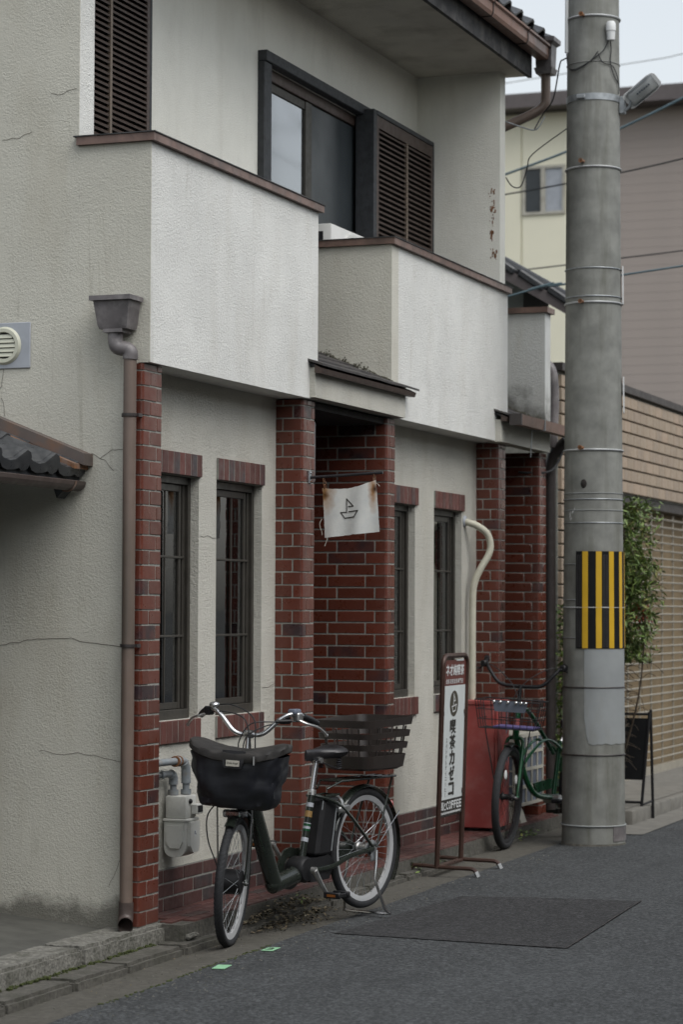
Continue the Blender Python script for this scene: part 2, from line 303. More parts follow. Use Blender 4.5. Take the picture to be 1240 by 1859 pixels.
# ------------------------------------------------------------------ mesh builder
class MB:
    def __init__(s): s.v = []; s.f = []; s.sm = []
    def add(s, verts, faces, smooth=False):
        o = len(s.v); s.v += [Vector(p) for p in verts]
        s.f += [tuple(i+o for i in f) for f in faces]; s.sm += [smooth]*len(faces); return s
    def box(s, a, b):
        x0, y0, z0 = [min(a[i], b[i]) for i in range(3)]; x1, y1, z1 = [max(a[i], b[i]) for i in range(3)]
        return s.add([(x0,y0,z0),(x1,y0,z0),(x1,y1,z0),(x0,y1,z0),(x0,y0,z1),(x1,y0,z1),(x1,y1,z1),(x0,y1,z1)],
                     [(0,3,2,1),(4,5,6,7),(0,1,5,4),(1,2,6,5),(2,3,7,6),(3,0,4,7)])
    def bbox(s, a, b, r=0.004, seg=1):
        bm = bmesh.new(); bmesh.ops.create_cube(bm, size=1.0)
        d = [abs(b[i]-a[i]) for i in range(3)]; c = [(a[i]+b[i])/2 for i in range(3)]
        for v in bm.verts: v.co = Vector((v.co[i]*d[i]+c[i] for i in range(3)))
        r = min(r, min(d)*0.45)
        bmesh.ops.bevel(bm, geom=bm.edges[:], offset=r, segments=seg, affect='EDGES', profile=0.5)
        bm.verts.index_update()
        s.add([v.co.copy() for v in bm.verts], [tuple(v.index for v in f.verts) for f in bm.faces], seg > 1); bm.free(); return s
    def prism(s, poly, axis, a, b, smooth=False):
        n = len(poly)
        def P(p, t):
            q = list(p); q.insert(axis, t); return tuple(q)
        vs = [P(p, a) for p in poly]+[P(p, b) for p in poly]
        area = sum(poly[i][0]*poly[(i+1) % n][1]-poly[(i+1) % n][0]*poly[i][1] for i in range(n))
        flip = (area > 0) != (axis == 1)
        fs = [tuple(range(n))[::-1] if flip else tuple(range(n)), tuple(range(n, 2*n)) if flip else tuple(range(n, 2*n))[::-1]]
        for i in range(n):
            j = (i+1) % n; q = (i, j, j+n, i+n); fs.append(q if flip else q[::-1])
        o = len(s.v); s.add(vs, fs); 
        if smooth:
            for k in range(len(s.sm)-n, len(s.sm)): s.sm[k] = True
        return s
    def tube(s, pts, r, n=8, closed=False, caps=True, rad=None, flat=None):
        pts = [Vector(p) for p in pts]; m = len(pts)
        rr = rad if rad else [r]*m
        up = Vector((0, 0, 1)); rings = []; prev = None
        for i in range(m):
            if closed: t = (pts[(i+1) % m]-pts[i-1])
            else: t = pts[min(i+1, m-1)]-pts[max(i-1, 0)]
            if t.length < 1e-9: t = Vector((0, 0, 1))
            t.normalize()
            if prev is None:
                a = t.cross(up)
                if a.length < 1e-3: a = t.cross(Vector((1, 0, 0)))
                a.normalize()
            else:
                a = prev - t*prev.dot(t)
                if a.length < 1e-6: a = t.cross(up)
                a.normalize()
            prev = a; bvec = t.cross(a)
            rings.append([pts[i]+(a*cos(2*pi*k/n)*(flat if flat else 1)+bvec*sin(2*pi*k/n))*rr[i] for k in range(n)])
        vs = [p for r_ in rings for p in r_]; fs = []
        for i in range(m if closed else m-1):
            j = (i+1) % m
            for k in range(n):
                l = (k+1) % n; fs.append((i*n+k, i*n+l, j*n+l, j*n+k))
        o = len(s.v); s.add(vs, fs, True)
        if caps and not closed:
            s.f.append(tuple(o+k for k in range(n))[::-1]); s.sm.append(False)
            s.f.append(tuple(o+(m-1)*n+k for k in range(n))); s.sm.append(False)
        return s
    def lathe(s, prof, c, axis, n=24, a0=0.0, a1=2*pi, closed_prof=False):
        # prof: (radius, along); axis 'x','y','z'
        full = abs(a1-a0-2*pi) < 1e-6; m = n if full else n+1; vs = []
        for k in range(m):
            t = a0+(a1-a0)*k/n
            for (r, h) in prof:
                p = {'z': (r*cos(t), r*sin(t), h), 'y': (r*cos(t), h, r*sin(t)), 'x': (h, r*cos(t), r*sin(t))}[axis]
                vs.append((p[0]+c[0], p[1]+c[1], p[2]+c[2]))
        L = len(prof); fs = []
        for k in range(n):
            k2 = (k+1) % m
            for i in range(L if closed_prof else L-1):
                j = (i+1) % L; fs.append((k*L+i, k*L+j, k2*L+j, k2*L+i))
        return s.add(vs, fs, True)
    def sphere(s, c, r, n=12, m=8, sc=(1, 1, 1)):
        prof = [(r*sin(pi*i/m), -r*cos(pi*i/m)) for i in range(m+1)]
        o = len(s.v); s.lathe(prof, (0, 0, 0), 'z', n)
        for i in range(o, len(s.v)): s.v[i] = Vector((s.v[i].x*sc[0]+c[0], s.v[i].y*sc[1]+c[1], s.v[i].z*sc[2]+c[2]))
        return s
    def loft(s, rings, cap0=True, cap1=True, smooth=True, close=True):
        n = len(rings[0]); o = len(s.v); fs = []
        for i in range(len(rings)-1):
            for k in range(n if close else n-1):
                l = (k+1) % n; fs.append((i*n+k, i*n+l, (i+1)*n+l, (i+1)*n+k))
        s.add([p for r in rings for p in r], fs, smooth)
        if cap0: s.f.append(tuple(o+k for k in range(n))[::-1]); s.sm.append(False)
        if cap1: s.f.append(tuple(o+(len(rings)-1)*n+k for k in range(n))); s.sm.append(False)
        return s
    def quad(s, a, b, c, d, smooth=False): return s.add([a, b, c, d], [(0, 1, 2, 3)], smooth)
    def xf(s, M, start=0):
        for i in range(start, len(s.v)): s.v[i] = M @ s.v[i]
        return s
    def mesh(s, name, m, fix=True):
        me = bpy.data.meshes.new(name); me.from_pydata([tuple(v) for v in s.v], [], s.f)
        me.polygons.foreach_set('use_smooth', s.sm)
        if fix:
            bm = bmesh.new(); bm.from_mesh(me); bmesh.ops.recalc_face_normals(bm, faces=bm.faces[:]); bm.to_mesh(me); bm.free()
        if any(s.sm): me.set_sharp_from_angle(angle=radians(40))
        me.materials.append(m); me.update(); return me

WP = {}
def thing(name, label, cat, loc=(0, 0, 0), rotz=0.0, group=None):
    o = bpy.data.objects.new(name, None); COL.objects.link(o); o.location = loc; o.rotation_euler = (0, 0, rotz)
    o.empty_display_size = 0.1; o['label'] = label; o['category'] = cat
    if group: o['group'] = group
    WP[o] = Vector(loc); return o
def tag(o, label, cat, group=None):
    o['label'] = label; o['category'] = cat
    if group: o['group'] = group
    return o
def part(name, mb, m, parent, label=None, kind=None, world=True, fix=True):
    """a child mesh; with world=True the builder holds world coordinates"""
    if isinstance(m, str): m = MT[m]
    if world and parent is not None:
        off = WP[parent]; mb.v = [v-off for v in mb.v]
    o = bpy.data.objects.new(name, mb.mesh(name, m, fix)); COL.objects.link(o)
    if parent is not None: o.parent = parent; WP[o] = WP[parent]
    else: WP[o] = Vector((0, 0, 0))
    if label: o['label'] = label
    if kind: o['kind'] = kind
    return o
def single(name, mb, m, label, cat, group=None, loc=None):
    if loc is not None:
        mb.v = [v-Vector(loc) for v in mb.v]
    o = part(name, mb, m, None); tag(o, label, cat, group)
    if loc is not None: o.location = loc; WP[o] = Vector(loc)
    return o
def struct(name, mb, m, parent=None):
    o = part(name, mb, m, parent)
    if parent is None: o['kind'] = 'structure'
    return o
def inst(name, mesh, parent, pos, rot=None):
    o = bpy.data.objects.new(name, mesh); COL.objects.link(o); o.parent = parent
    o.location = Vector(pos)-WP[parent]; WP[o] = Vector(pos)
    if rot: o.rotation_euler = rot
    return o
def arc(c, r, a0, a1, n, ax=(0, 1)):
    out = []
    for i in range(n+1):
        t = a0+(a1-a0)*i/n; p = list(c); p[ax[0]] += r*cos(t); p[ax[1]] += r*sin(t); out.append(tuple(p))
    return out
def smooth_path(pts, k=6):
    P = [Vector(p) for p in pts]; out = []
    for i in range(len(P)-1):
        p0 = P[max(i-1, 0)]; p1 = P[i]; p2 = P[i+1]; p3 = P[min(i+2, len(P)-1)]
        for j in range(k):
            t = j/k
            out.append(0.5*((2*p1)+(-p0+p2)*t+(2*p0-5*p1+4*p2-p3)*t*t+(-p0+3*p1-3*p2+p3)*t**3))
    out.append(P[-1]); return out
def wall_grid(axis, front, back, ur, zr, holes):
    """wall slab with rectangular holes; axis 0: plane x=const with u along y; axis 1: plane y=const with u along x"""
    mb = MB()
    us = sorted({ur[0], ur[1], *[h[0] for h in holes], *[h[1] for h in holes]}); zs = sorted({zr[0], zr[1], *[h[2] for h in holes], *[h[3] for h in holes]})
    us = [u for u in us if ur[0] <= u <= ur[1]]; zs = [z for z in zs if zr[0] <= z <= zr[1]]
    P = (lambda d, u, z: (d, u, z)) if axis == 0 else (lambda d, u, z: (u, d, z))
    solid = lambda i, j: 0 <= i < len(us)-1 and 0 <= j < len(zs)-1 and not any(h[0] <= (us[i]+us[i+1])/2 <= h[1] and h[2] <= (zs[j]+zs[j+1])/2 <= h[3] for h in holes)
    for i in range(len(us)-1):
        for j in range(len(zs)-1):
            if not solid(i, j): continue
            a, b, c, d = us[i], us[i+1], zs[j], zs[j+1]
            mb.quad(P(front, a, c), P(front, b, c), P(front, b, d), P(front, a, d)); mb.quad(P(back, a, c), P(back, b, c), P(back, b, d), P(back, a, d))
            if not solid(i-1, j): mb.quad(P(front, a, c), P(front, a, d), P(back, a, d), P(back, a, c))
            if not solid(i+1, j): mb.quad(P(front, b, c), P(front, b, d), P(back, b, d), P(back, b, c))
            if not solid(i, j-1): mb.quad(P(front, a, c), P(front, b, c), P(back, b, c), P(back, a, c))
            if not solid(i, j+1): mb.quad(P(front, a, d), P(front, b, d), P(back, b, d), P(back, a, d))
    # weld
    key = {}; remap = []; nv = []
    for v in mb.v:
        k = (round(v.x, 5), round(v.y, 5), round(v.z, 5))
        if k not in key: key[k] = len(nv); nv.append(v)
        remap.append(key[k])
    mb.v = nv; mb.f = [tuple(remap[i] for i in f) for f in mb.f]
    return mb
# ------------------------------------------------------------------ ground
def clampf(a, lo, hi): return max(lo, min(hi, a))
def rz(x, y): return 0.055+0.006*clampf(y, -14, 16)+0.015*clampf(x-0.46, 0, 2.5)
def sheet(xs, ys, zf):
    mb = MB(); n = len(ys)
    vs = [(x, y, zf(x, y)) for x in xs for y in ys]
    fs = [(i*n+j, (i+1)*n+j, (i+1)*n+j+1, i*n+j+1) for i in range(len(xs)-1) for j in range(n-1)]
    return mb.add(vs, fs, True)
struct('ground', sheet([-1500, -60, 60, 1500], [-1500, -60, 90, 1500], lambda x, y: -0.35), 'paveconc')
random.seed(3)
edge_y = [-40, -14]+[-6+0.35*i for i in range(66)]+[40, 80]
def edge_x(y): return (0.45+0.018*mnoise.noise(Vector((y*1.7, 3.1, 0)))+0.008*mnoise.noise(Vector((y*7, 1.1, 0)))) if -8 < y < 6.6 else (0.45 if y < 0 else 0.72)
mb = MB(); cols = []
for y in edge_y:
    ex = edge_x(y); cols.append([(x, y, rz(x, y)) for x in (ex, ex+0.02, 0.9, 1.6, 2.4, 3.2, 6, 12)])
mb.loft(cols, False, False, True, close=False); struct('road', mb, 'asphalt')
patch_poly = [(0.60, 0.95), (1.15, 0.86), (1.840, 0.749), (1.79, 1.70), (1.744, 2.602), (1.2, 2.60), (0.74, 2.56), (0.66, 1.7)]
mb = MB(); pc = (1.15, 1.7)
rag = []
for (xa, ya), (xb, yb) in zip(patch_poly, patch_poly[1:]+patch_poly[:1]):
    for i in range(24):
        t = i/24; x = xa+(xb-xa)*t; y = ya+(yb-ya)*t; rag.append((x+0.010*mnoise.noise(Vector((x*14, y*14, 1)))+.004*mnoise.noise(Vector((x*50, y*50, 1))), y+0.010*mnoise.noise(Vector((x*14, y*14, 7)))))
vs = [(pc[0], pc[1], rz(*pc)+0.004)]+[(x, y, rz(x, y)+0.004) for x, y in rag]
mb.add(vs, [(0, 1+i, 1+(i+1) % len(rag)) for i in range(len(rag))]); struct('road_patch', mb, 'patch')
mb = MB()
for a, b in zip(patch_poly[1:3]+patch_poly[3:6], patch_poly[2:4]+patch_poly[4:7]):
    k = 14
    for i in range(k):
        p = [a[0]+(b[0]-a[0])*t+0.006*mnoise.noise(Vector((t*9, a[0], a[1]))) for t in (i/k, (i+1)/k)]; q = [a[1]+(b[1]-a[1])*t for t in (i/k, (i+1)/k)]
        d = Vector((b[1]-a[1], a[0]-b[0], 0)).normalized()*(0.0012+0.0025*random.random())
        mb.quad((p[0]-d.x, q[0]-d.y, rz(p[0], q[0])+0.008), (p[1]-d.x, q[1]-d.y, rz(p[1], q[1])+0.008), (p[1]+d.x, q[1]+d.y, rz(p[1], q[1])+0.008), (p[0]+d.x, q[0]+d.y, rz(p[0], q[0])+0.008))
for i in range(30):
    xa, xb = 0.80+i*0.09, 0.80+(i+1)*0.09; ya, yb = [6.72+0.03*mnoise.noise(Vector((x*3, 0, 2)))+0.01*mnoise.noise(Vector((x*15, 0, 2))) for x in (xa, xb)]
    mb.quad((xa, ya-.006, rz(xa, ya)+.004), (xb, yb-.006, rz(xb, yb)+.004), (xb, yb+.006, rz(xb, yb)+.004), (xa, ya+.006, rz(xa, ya)+.004))
struct('road_seam', mb, 'pipedark')
gz = lambda x, y: 0.046+0.006*clampf(y, -14, 16)+0.012*(x-0.2)
gut = struct('gutter', sheet([0.10, 0.25, 0.36, 0.56], edge_y[:62], gz), 'gutterc')
WP[gut] = Vector((0, 0, 0))

def rough_block(a, b, amp, seed, res=0.03, rnd=0.015):
    """a worn stone: a box with rounded, noisy faces"""
    d = [b[i]-a[i] for i in range(3)]; bm = bmesh.new(); bmesh.ops.create_cube(bm, size=1.0)
    for v in bm.verts: v.co = Vector([v.co[i]*d[i]+(a[i]+b[i])/2 for i in range(3)])
    bmesh.ops.bevel(bm, geom=bm.edges[:], offset=rnd, segments=2, affect='EDGES')
    for axis in range(3):
        nrm = [0, 0, 0]; nrm[axis] = 1; k = max(1, int(d[axis]/res))
        for i in range(1, k):
            co = [0, 0, 0]; co[axis] = a[axis]+d[axis]*i/k
            bmesh.ops.bisect_plane(bm, geom=bm.verts[:]+bm.edges[:]+bm.faces[:], plane_co=co, plane_no=nrm)
    for v in bm.verts:
        p = v.co*9+Vector((seed*7.3, seed*3.1, 0)); q = v.co*28+Vector((seed, 0, 5))
        v.co += Vector((mnoise.noise(p), mnoise.noise(p+Vector((9, 0, 0)))*0.4, mnoise.noise(p+Vector((0, 9, 0)))))*amp+Vector((mnoise.noise(q), 0, mnoise.noise(q+Vector((4, 4, 0)))))*amp*0.45
    bm.verts.index_update(); mb = MB().add([v.co.copy() for v in bm.verts], [tuple(v.index for v in f.verts) for f in bm.faces], True); bm.free(); return mb
# lower kerb blocks beside the gutter
ys = [-5.2, -4.4, -3.6, -2.9, -2.25, -1.62, -1.02, -0.50, 0.10, 0.72, 1.35, 2.0, 2.62, 3.25, 3.9, 4.5, 5.15, 5.8, 6.45, 7.0]
for i in range(len(ys)-1):
    zc = 0.004*ys[i]
    part('kerb_block', rough_block((0.0, ys[i]+0.006, 0.0+zc), ((0.187 if ys[i] < 4.2 else 0.135)+0.006*random.uniform(-1, 1), ys[i+1]-0.006, 0.092+zc), 0.004, i+1, 0.05), 'kerb2', gut)
# granite kerb at the left
left_pave = struct('pavement', sheet([-9, -3, -0.95, -0.16], [-9, -4, -1.2, 0.02, 0.3], lambda x, y: 0.162-0.088*clampf(x+0.16, -3, 0)), 'paveconc')
WP[left_pave] = Vector((0, 0, 0))
for i, (a, b) in enumerate([(-4.1, -2.9), (-2.88, -1.75), (-1.73, -0.655), (-0.64, 0.255)]):
    part('granite_block', rough_block((-0.185, a, 0.0), (0.035, b, 0.172), 0.0055, 20+i, 0.035, 0.016), 'kerb', left_pave)
# moss lines
mb = MB(); random.seed(5)
for i in range(420):
    y = random.uniform(-1.7, 0.1); x = 0.036+random.gauss(0, 0.008); z = 0.088+0.004*y+random.uniform(0, 0.012); r = random.uniform(0.004, 0.011)
    mb.sphere((x, y, z), r, 5, 3, (1, 1.6, 0.6))
for i in range(160):
    y = random.uniform(-1.3, 0.5); x = edge_x(y)+random.gauss(0, 0.006); r = random.uniform(0.003, 0.008)
    mb.sphere((x, y, rz(x, y)), r, 5, 3, (1, 1.8, 0.5))
part('moss', mb, 'moss', None, kind='stuff')

# tiled apron in front of the cafe
apron = MB().box((-1.2, 0.2, -0.1), (0.128, 6.95, 0.170)); apr = struct('tiled_apron', apron, 'kerb2')
WP[apr] = Vector((0, 0, 0))
pm = {}
def paver_mesh(l, wd):
    k = (round(l, 3), round(wd, 3))
    if k not in pm: pm[k] = MB().bbox((-wd/2, -l/2, -0.008), (wd/2, l/2, 0.006), 0.002).mesh('paver', MT['paver'])
    return pm[k]
npv = 0
for r in range(4):
    x = -0.155+0.0345+r*0.0705; y = 0.24+(0.11 if r % 2 else 0)
    while y < 6.75 and npv < 118:
        if x < 0.12: inst('paver', paver_mesh(0.213, 0.062), apr, (x, y+0.107, 0.1735)); npv += 1
        y += 0.222
for r in range(3):
    x = -0.19-r*0.0705; y = 2.25
    while y < 3.3: inst('paver', paver_mesh(0.213, 0.062), apr, (x, y+0.107, 0.1735)); y += 0.222
# the floor of the porch
# far pavement and its kerb past the pole
fp = struct('far_pavement', sheet([-0.3, 0.2, 0.52], [7.0, 9, 12, 20, 60], lambda x, y: 0.205), 'farpave'); WP[fp] = Vector((0, 0, 0))
mb = MB()
for i in range(12):
    y = 7.0+i*0.62
    part('far_kerb_block', MB().bbox((0.52, y+0.004, 0.02), (0.615, y+0.616, 0.208), 0.018, 2), 'farpave', fp)
struct('far_gutter', sheet([0.50, 0.70, 0.86], [6.3, 7, 8, 12, 20, 40], lambda x, y: rz(x, y)+0.005), 'farpave')

# ------------------------------------------------------------------ the cafe
cafe = thing('cafe_building', 'two storey stuccoed cafe with red brick pillars and white balcony walls', 'building', (0, 3.4, 0.17))
prof = [(-6.5, -0.1), (-0.030, -0.1), (-0.030, 2.805), (0.022, 2.805), (0.03, 2.815), (0.03, 3.845), (-0.35, 3.845), (-0.35, 6.6), (-6.5, 6.6)]
part('gable_wall', MB().prism(prof, 1, 0.0, 0.006).box((-6.5, 0.0061, -0.1), (-0.36, 0.16, 6.6)).box((-0.3599, 0.0061, -0.1), (-0.10, 0.16, 2.805)), 'gable', cafe)
part('corner_sleeve', MB().box((-0.3595, 0.0062, 3.846), (-0.3505, 0.158, 6.6)), 'stucco', cafe)
# cracks in the gable stucco
mb = MB()
def crack(pts, r=0.0011):
    q = []
    for i in range(len(pts)-1):
        a, b = Vector(pts[i]), Vector(pts[i+1]); k = 7
        for j in range(k):
            t = j/k; p = a.lerp(b, t); q.append((p.x+0.006*mnoise.noise(p*31), -0.0015, p.z+0.010*mnoise.noise(p*23+Vector((5, 0, 0)))))
    q.append((pts[-1][0], -0.0015, pts[-1][2])); mb.tube(q, r, 4, flat=0.6)
crack([(-0.76, 0, 1.476), (-0.60, 0, 1.50), (-0.42, 0, 1.515), (-0.30, 0, 1.50), (-0.09, 0, 1.475)], 0.0014)
crack([(-0.53, 0, 0.985), (-0.40, 0, 0.965), (-0.30, 0, 0.975), (-0.1, 0, 0.94)])
crack([(-0.27, 0, 2.385), (-0.20, 0, 2.35), (-0.15, 0, 2.30)]); crack([(-0.22, 0, 2.36), (-0.16, 0, 2.40), (-0.09, 0, 2.40)])
crack([(-0.76, 0, 3.90), (-0.68, 0, 3.905), (-0.60, 0, 3.93)]); crack([(-0.50, 0, 4.10), (-0.44, 0, 4.105), (-0.36, 0, 4.12)])
crack([(-0.74, 0, 2.80), (-0.75, 0, 2.72), (-0.76, 0, 2.70)]); crack([(-0.75, 0, 2.66), (-0.735, 0, 2.60), (-0.73, 0, 2.57)])
crack([(-0.16, 0, 0.36), (-0.11, 0, 0.46), (-0.09, 0, 0.52)])
part('crack', mb, 'crackgrey', cafe, kind='stuff')
mb = MB()
def crackx(pts, r=0.0011, x=-0.1575):
    q = []
    for i in range(len(pts)-1):
        a, b = Vector((0, *pts[i])), Vector((0, *pts[i+1]))
        for j in range(6):
            p = a.lerp(b, j/6); q.append((x, p.y+0.008*mnoise.noise(p*27), p.z+0.01*mnoise.noise(p*21+Vector((5, 0, 0)))))
    q.append((x, *pts[-1])); mb.tube(q, r, 4)
crackx([(1.84, 1.235), (1.92, 1.23), (2.01, 1.25)]); crackx([(1.02, 2.02), (1.1, 2.03), (1.2, 2.02)])
part('crack', mb, 'crackgrey', cafe, kind='stuff')

XW = -0.159
WINS = [(0.385, 0.993), (1.215, 1.827), (3.765, 4.375), (4.755, 5.345)]
holes = [(a, b, 1.104, 2.32) for a, b in WINS]+[(2.195, 3.41, 0.0, 2.78)]
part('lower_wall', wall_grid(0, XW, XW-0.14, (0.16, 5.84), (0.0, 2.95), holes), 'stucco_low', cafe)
XU = -0.594
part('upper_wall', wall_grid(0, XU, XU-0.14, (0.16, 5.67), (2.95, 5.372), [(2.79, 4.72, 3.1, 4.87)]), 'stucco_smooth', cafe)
part('wing_wall', MB().box((XU-0.14, 5.67, 3.845), (0.010, 5.79, 5.372)), 'stucco_smooth', cafe)
part('rear_wall', MB().box((-6.5, 6.74, -0.1), (-0.9, 6.9, 5.4)).box((-6.5, 0.16, -0.1), (-6.4, 6.74, 5.4)).box((XU-0.14, 5.80, 2.95), (XU, 6.9, 5.4)), 'stucco_low', cafe)
part('floor_slab', MB().box((-6.4, 0.16, 2.80), (-0.30, 6.74, 2.94)).box((-6.4, 0.16, 5.40), (-0.6, 6.74, 5.5)), 'room', cafe)
part('ground_floor', MB().box((-6.4, 0.16, 0.0), (-1.2, 6.74, 0.18)), 'room', cafe)
part('inner_wall', MB().box((-2.3, 0.17, 0.18), (-2.2, 2.1, 2.8)).box((-2.3, 3.55, 0.18), (-2.2, 6.7, 2.8)).box((-2.4, 0.17, 2.96), (-2.3, 5.6, 5.4)), 'room', cafe)
# porch
part('porch_side', MB().box((-1.15, 2.05, 0.17), (XW-0.145, 2.195, 2.8)), 'plinth', cafe)
dr = part('entrance_door', MB().box((-1.20, 2.195, 0.17), (-1.15, 3.41, 2.8)), 'void', cafe)
part('door_pane', MB().box((-1.149, 2.40, 0.9), (-1.140, 3.2, 2.1)), 'glass', dr)
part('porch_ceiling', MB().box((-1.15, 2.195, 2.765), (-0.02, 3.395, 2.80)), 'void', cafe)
part('porch_lamp', MB().bbox((-0.13, 2.24, 2.36), (-0.03, 2.30, 2.70), 0.012, 2), 'pipegrey', cafe)

# ---- bricks
def zl(k): return 0.038+0.07*k
KB, KT = 2, 39
bm_cache = {}
def flat_brick(axis, l, h=0.061, d=0.014, m='brick'):
    k = (axis, round(l, 3), h, m)
    if k not in bm_cache:
        a, b = ((-l/2, 0, -h/2), (l/2, d, h/2)) if axis == 1 else ((-d, -l/2, -h/2), (0, l/2, h/2))
        bm_cache[k] = MB().bbox(a, b, 0.0028).mesh('brick', MT[m])
    return bm_cache[k]
def corner_profile(la, lb, t=0.016, r=0.014):
    p = [(-la, 0)]+[(-r+r*sin(a), r-r*cos(a)) for a in [pi/2*i/4 for i in range(5)]]+[(0, lb), (-t, lb), (-t, t), (-la, t)]
    return p
def corner_brick(la, lb, h=0.061):
    k = ('c', round(la, 3), round(lb, 3), h)
    if k not in bm_cache: bm_cache[k] = MB().prism(corner_profile(la, lb), 2, -h/2, h/2, True).mesh('brick', MT['brick'])
    return bm_cache[k]
J = 0.0042
def pillar(y0, y1, xl, A, B, extra=0, stuff=False, name='brick_pillar', ztop=2.80, zbot=0.175, solid_x=None):
    """A, B: (side joint, front joint) of even and odd rows"""
    core = MB().prism([(-xl, y0+0.0028), (-0.016, y0+0.0028), (-0.0028, y0+0.016), (-0.0028, y1-0.001), (-xl, y1-0.001)], 2, 0.0, ztop)
    pl = part(name, core, 'mortar', cafe); WP[pl] = WP[cafe]; sm = MB()
    for k in range(KB, KT+1):
        z0, z1 = max(zl(k)+J, zbot), min(zl(k+1)-J, ztop); h = z1-z0
        if h < 0.015: continue
        h = round(h, 3); zc = (z0+z1)/2; js, jf = A if k % 2 == 0 else B
        jit = lambda: random.uniform(-0.0012, 0.0012)
        if js is None: js = xl+J
        items = [('c', js-J, jf-J)]
        if y1-y0-jf > 0.02: items.append(('f', jf+J, y1-y0))
        s0 = js
        while s0 < xl-0.02:
            s1 = min(s0+0.243, xl); items.append(('s', s0+J, s1-(J if s1 < xl else 0), s0 < extra or not extra)); s0 += 0.243
        for it in items:
            if it[0] == 'c':
                if stuff: sm.prism([(x, y+y0) for x, y in corner_profile(it[1], it[2])], 2, z0, z1, True)
                else: inst('brick', corner_brick(it[1], it[2], h), pl, (jit(), y0+jit(), zc))
            elif it[0] == 'f':
                if stuff: sm.bbox((-0.014, y0+it[1], z0), (0, y0+it[2], z1), 0.0028)
                else: inst('brick', flat_brick(0, it[2]-it[1], h), pl, (jit(), y0+(it[1]+it[2])/2, zc))
            else:
                if stuff or not it[3]: sm.bbox((-it[2], y0, z0), (-it[1], y0+0.014, z1), 0.0028)
                else: inst('brick', flat_brick(1, it[2]-it[1], h), pl, (-(it[1]+it[2])/2, y0+jit(), zc))
    if sm.v: part('brickwork', sm, 'brick', pl, kind='stuff')
    return pl
random.seed(11)
pillar(-0.010, 0.20, 0.052, (None, 0.083), (None, 0.155))
pillar(2.02, 2.20, 0.159, (0.057, 0.130), (0.117, 0.062))
pillar(3.39, 3.535, 1.12, (0.075, 0.085), (0.135, 0.045), extra=0.18, name='brick_wall')
pillar(5.67, 5.84, 0.159, (0.055, 0.115), (0.110, 0.060), stuff=True)
pillar(6.69, 6.87, 0.93, (0.115, 0.06), (0.055, 0.115), stuff=True, name='brick_wall')

# ---- soldier lintels and sills, plinth
sold = {}
def soldier(wd, h):
    k = (round(wd, 3), round(h, 3))
    if k not in sold: sold[k] = MB().bbox((-0.016, -wd/2, -h/2), (0.0, wd/2, h/2), 0.0025).mesh('soldier_brick', MT['soldier'])
    return sold[k]
def soldier_row(name, y0, y1, z0, z1, n, x=XW+0.014):
    bed = part(name, MB().box((XW-0.03, y0+0.002, z0+0.002), (x-0.0025, y1-0.002, z1-0.002)), 'mortar', cafe)
    p = (y1-y0)/n
    for i in range(n): inst('soldier_brick', soldier(p-0.0065, z1-z0), bed, (x+random.uniform(-.0012, .0012), y0+p*(i+.5), (z0+z1)/2))
for i, (a, b) in enumerate(WINS):
    soldier_row('brick_lintel', a-0.002, b+0.018 if i < 2 else b+0.04, 2.321, 2.433, 9)
    soldier_row('brick_sill', a-0.002, b+0.014 if i < 2 else b+0.035, 0.992, 1.103, 9, XW+0.016)
pl_mesh = {}
def plinth(y0, y1):
    bed = part('brick_plinth', MB().box((XW-0.02, y0, 0.17), (XW+0.0102, y1, 0.384)), 'mortar', cafe)
    for r in range(3):
        z0 = 0.178+r*0.069; y = y0+(0.0 if r % 2 else -0.118)
        while y < y1:
            a, b = max(y, y0), min(y+0.227, y1)
            if b-a > 0.03:
                l = round(b-a, 3)
                if l not in pl_mesh: pl_mesh[l] = MB().bbox((-0.014, -l/2, -0.030), (0, l/2, 0.030), 0.0025).mesh('plinth_brick', MT['plinth'])
                inst('plinth_brick', pl_mesh[l], bed, (XW+0.013+random.uniform(-.001, .001), (a+b)/2, z0+0.032))
            y += 0.236
plinth(0.225, 2.015); plinth(3.545, 5.66)
part('pipe_cover', MB().bbox((XW+0.02, 0.205, 0.175), (XW+0.150, 0.222, 0.62), 0.003), 'galv', cafe)

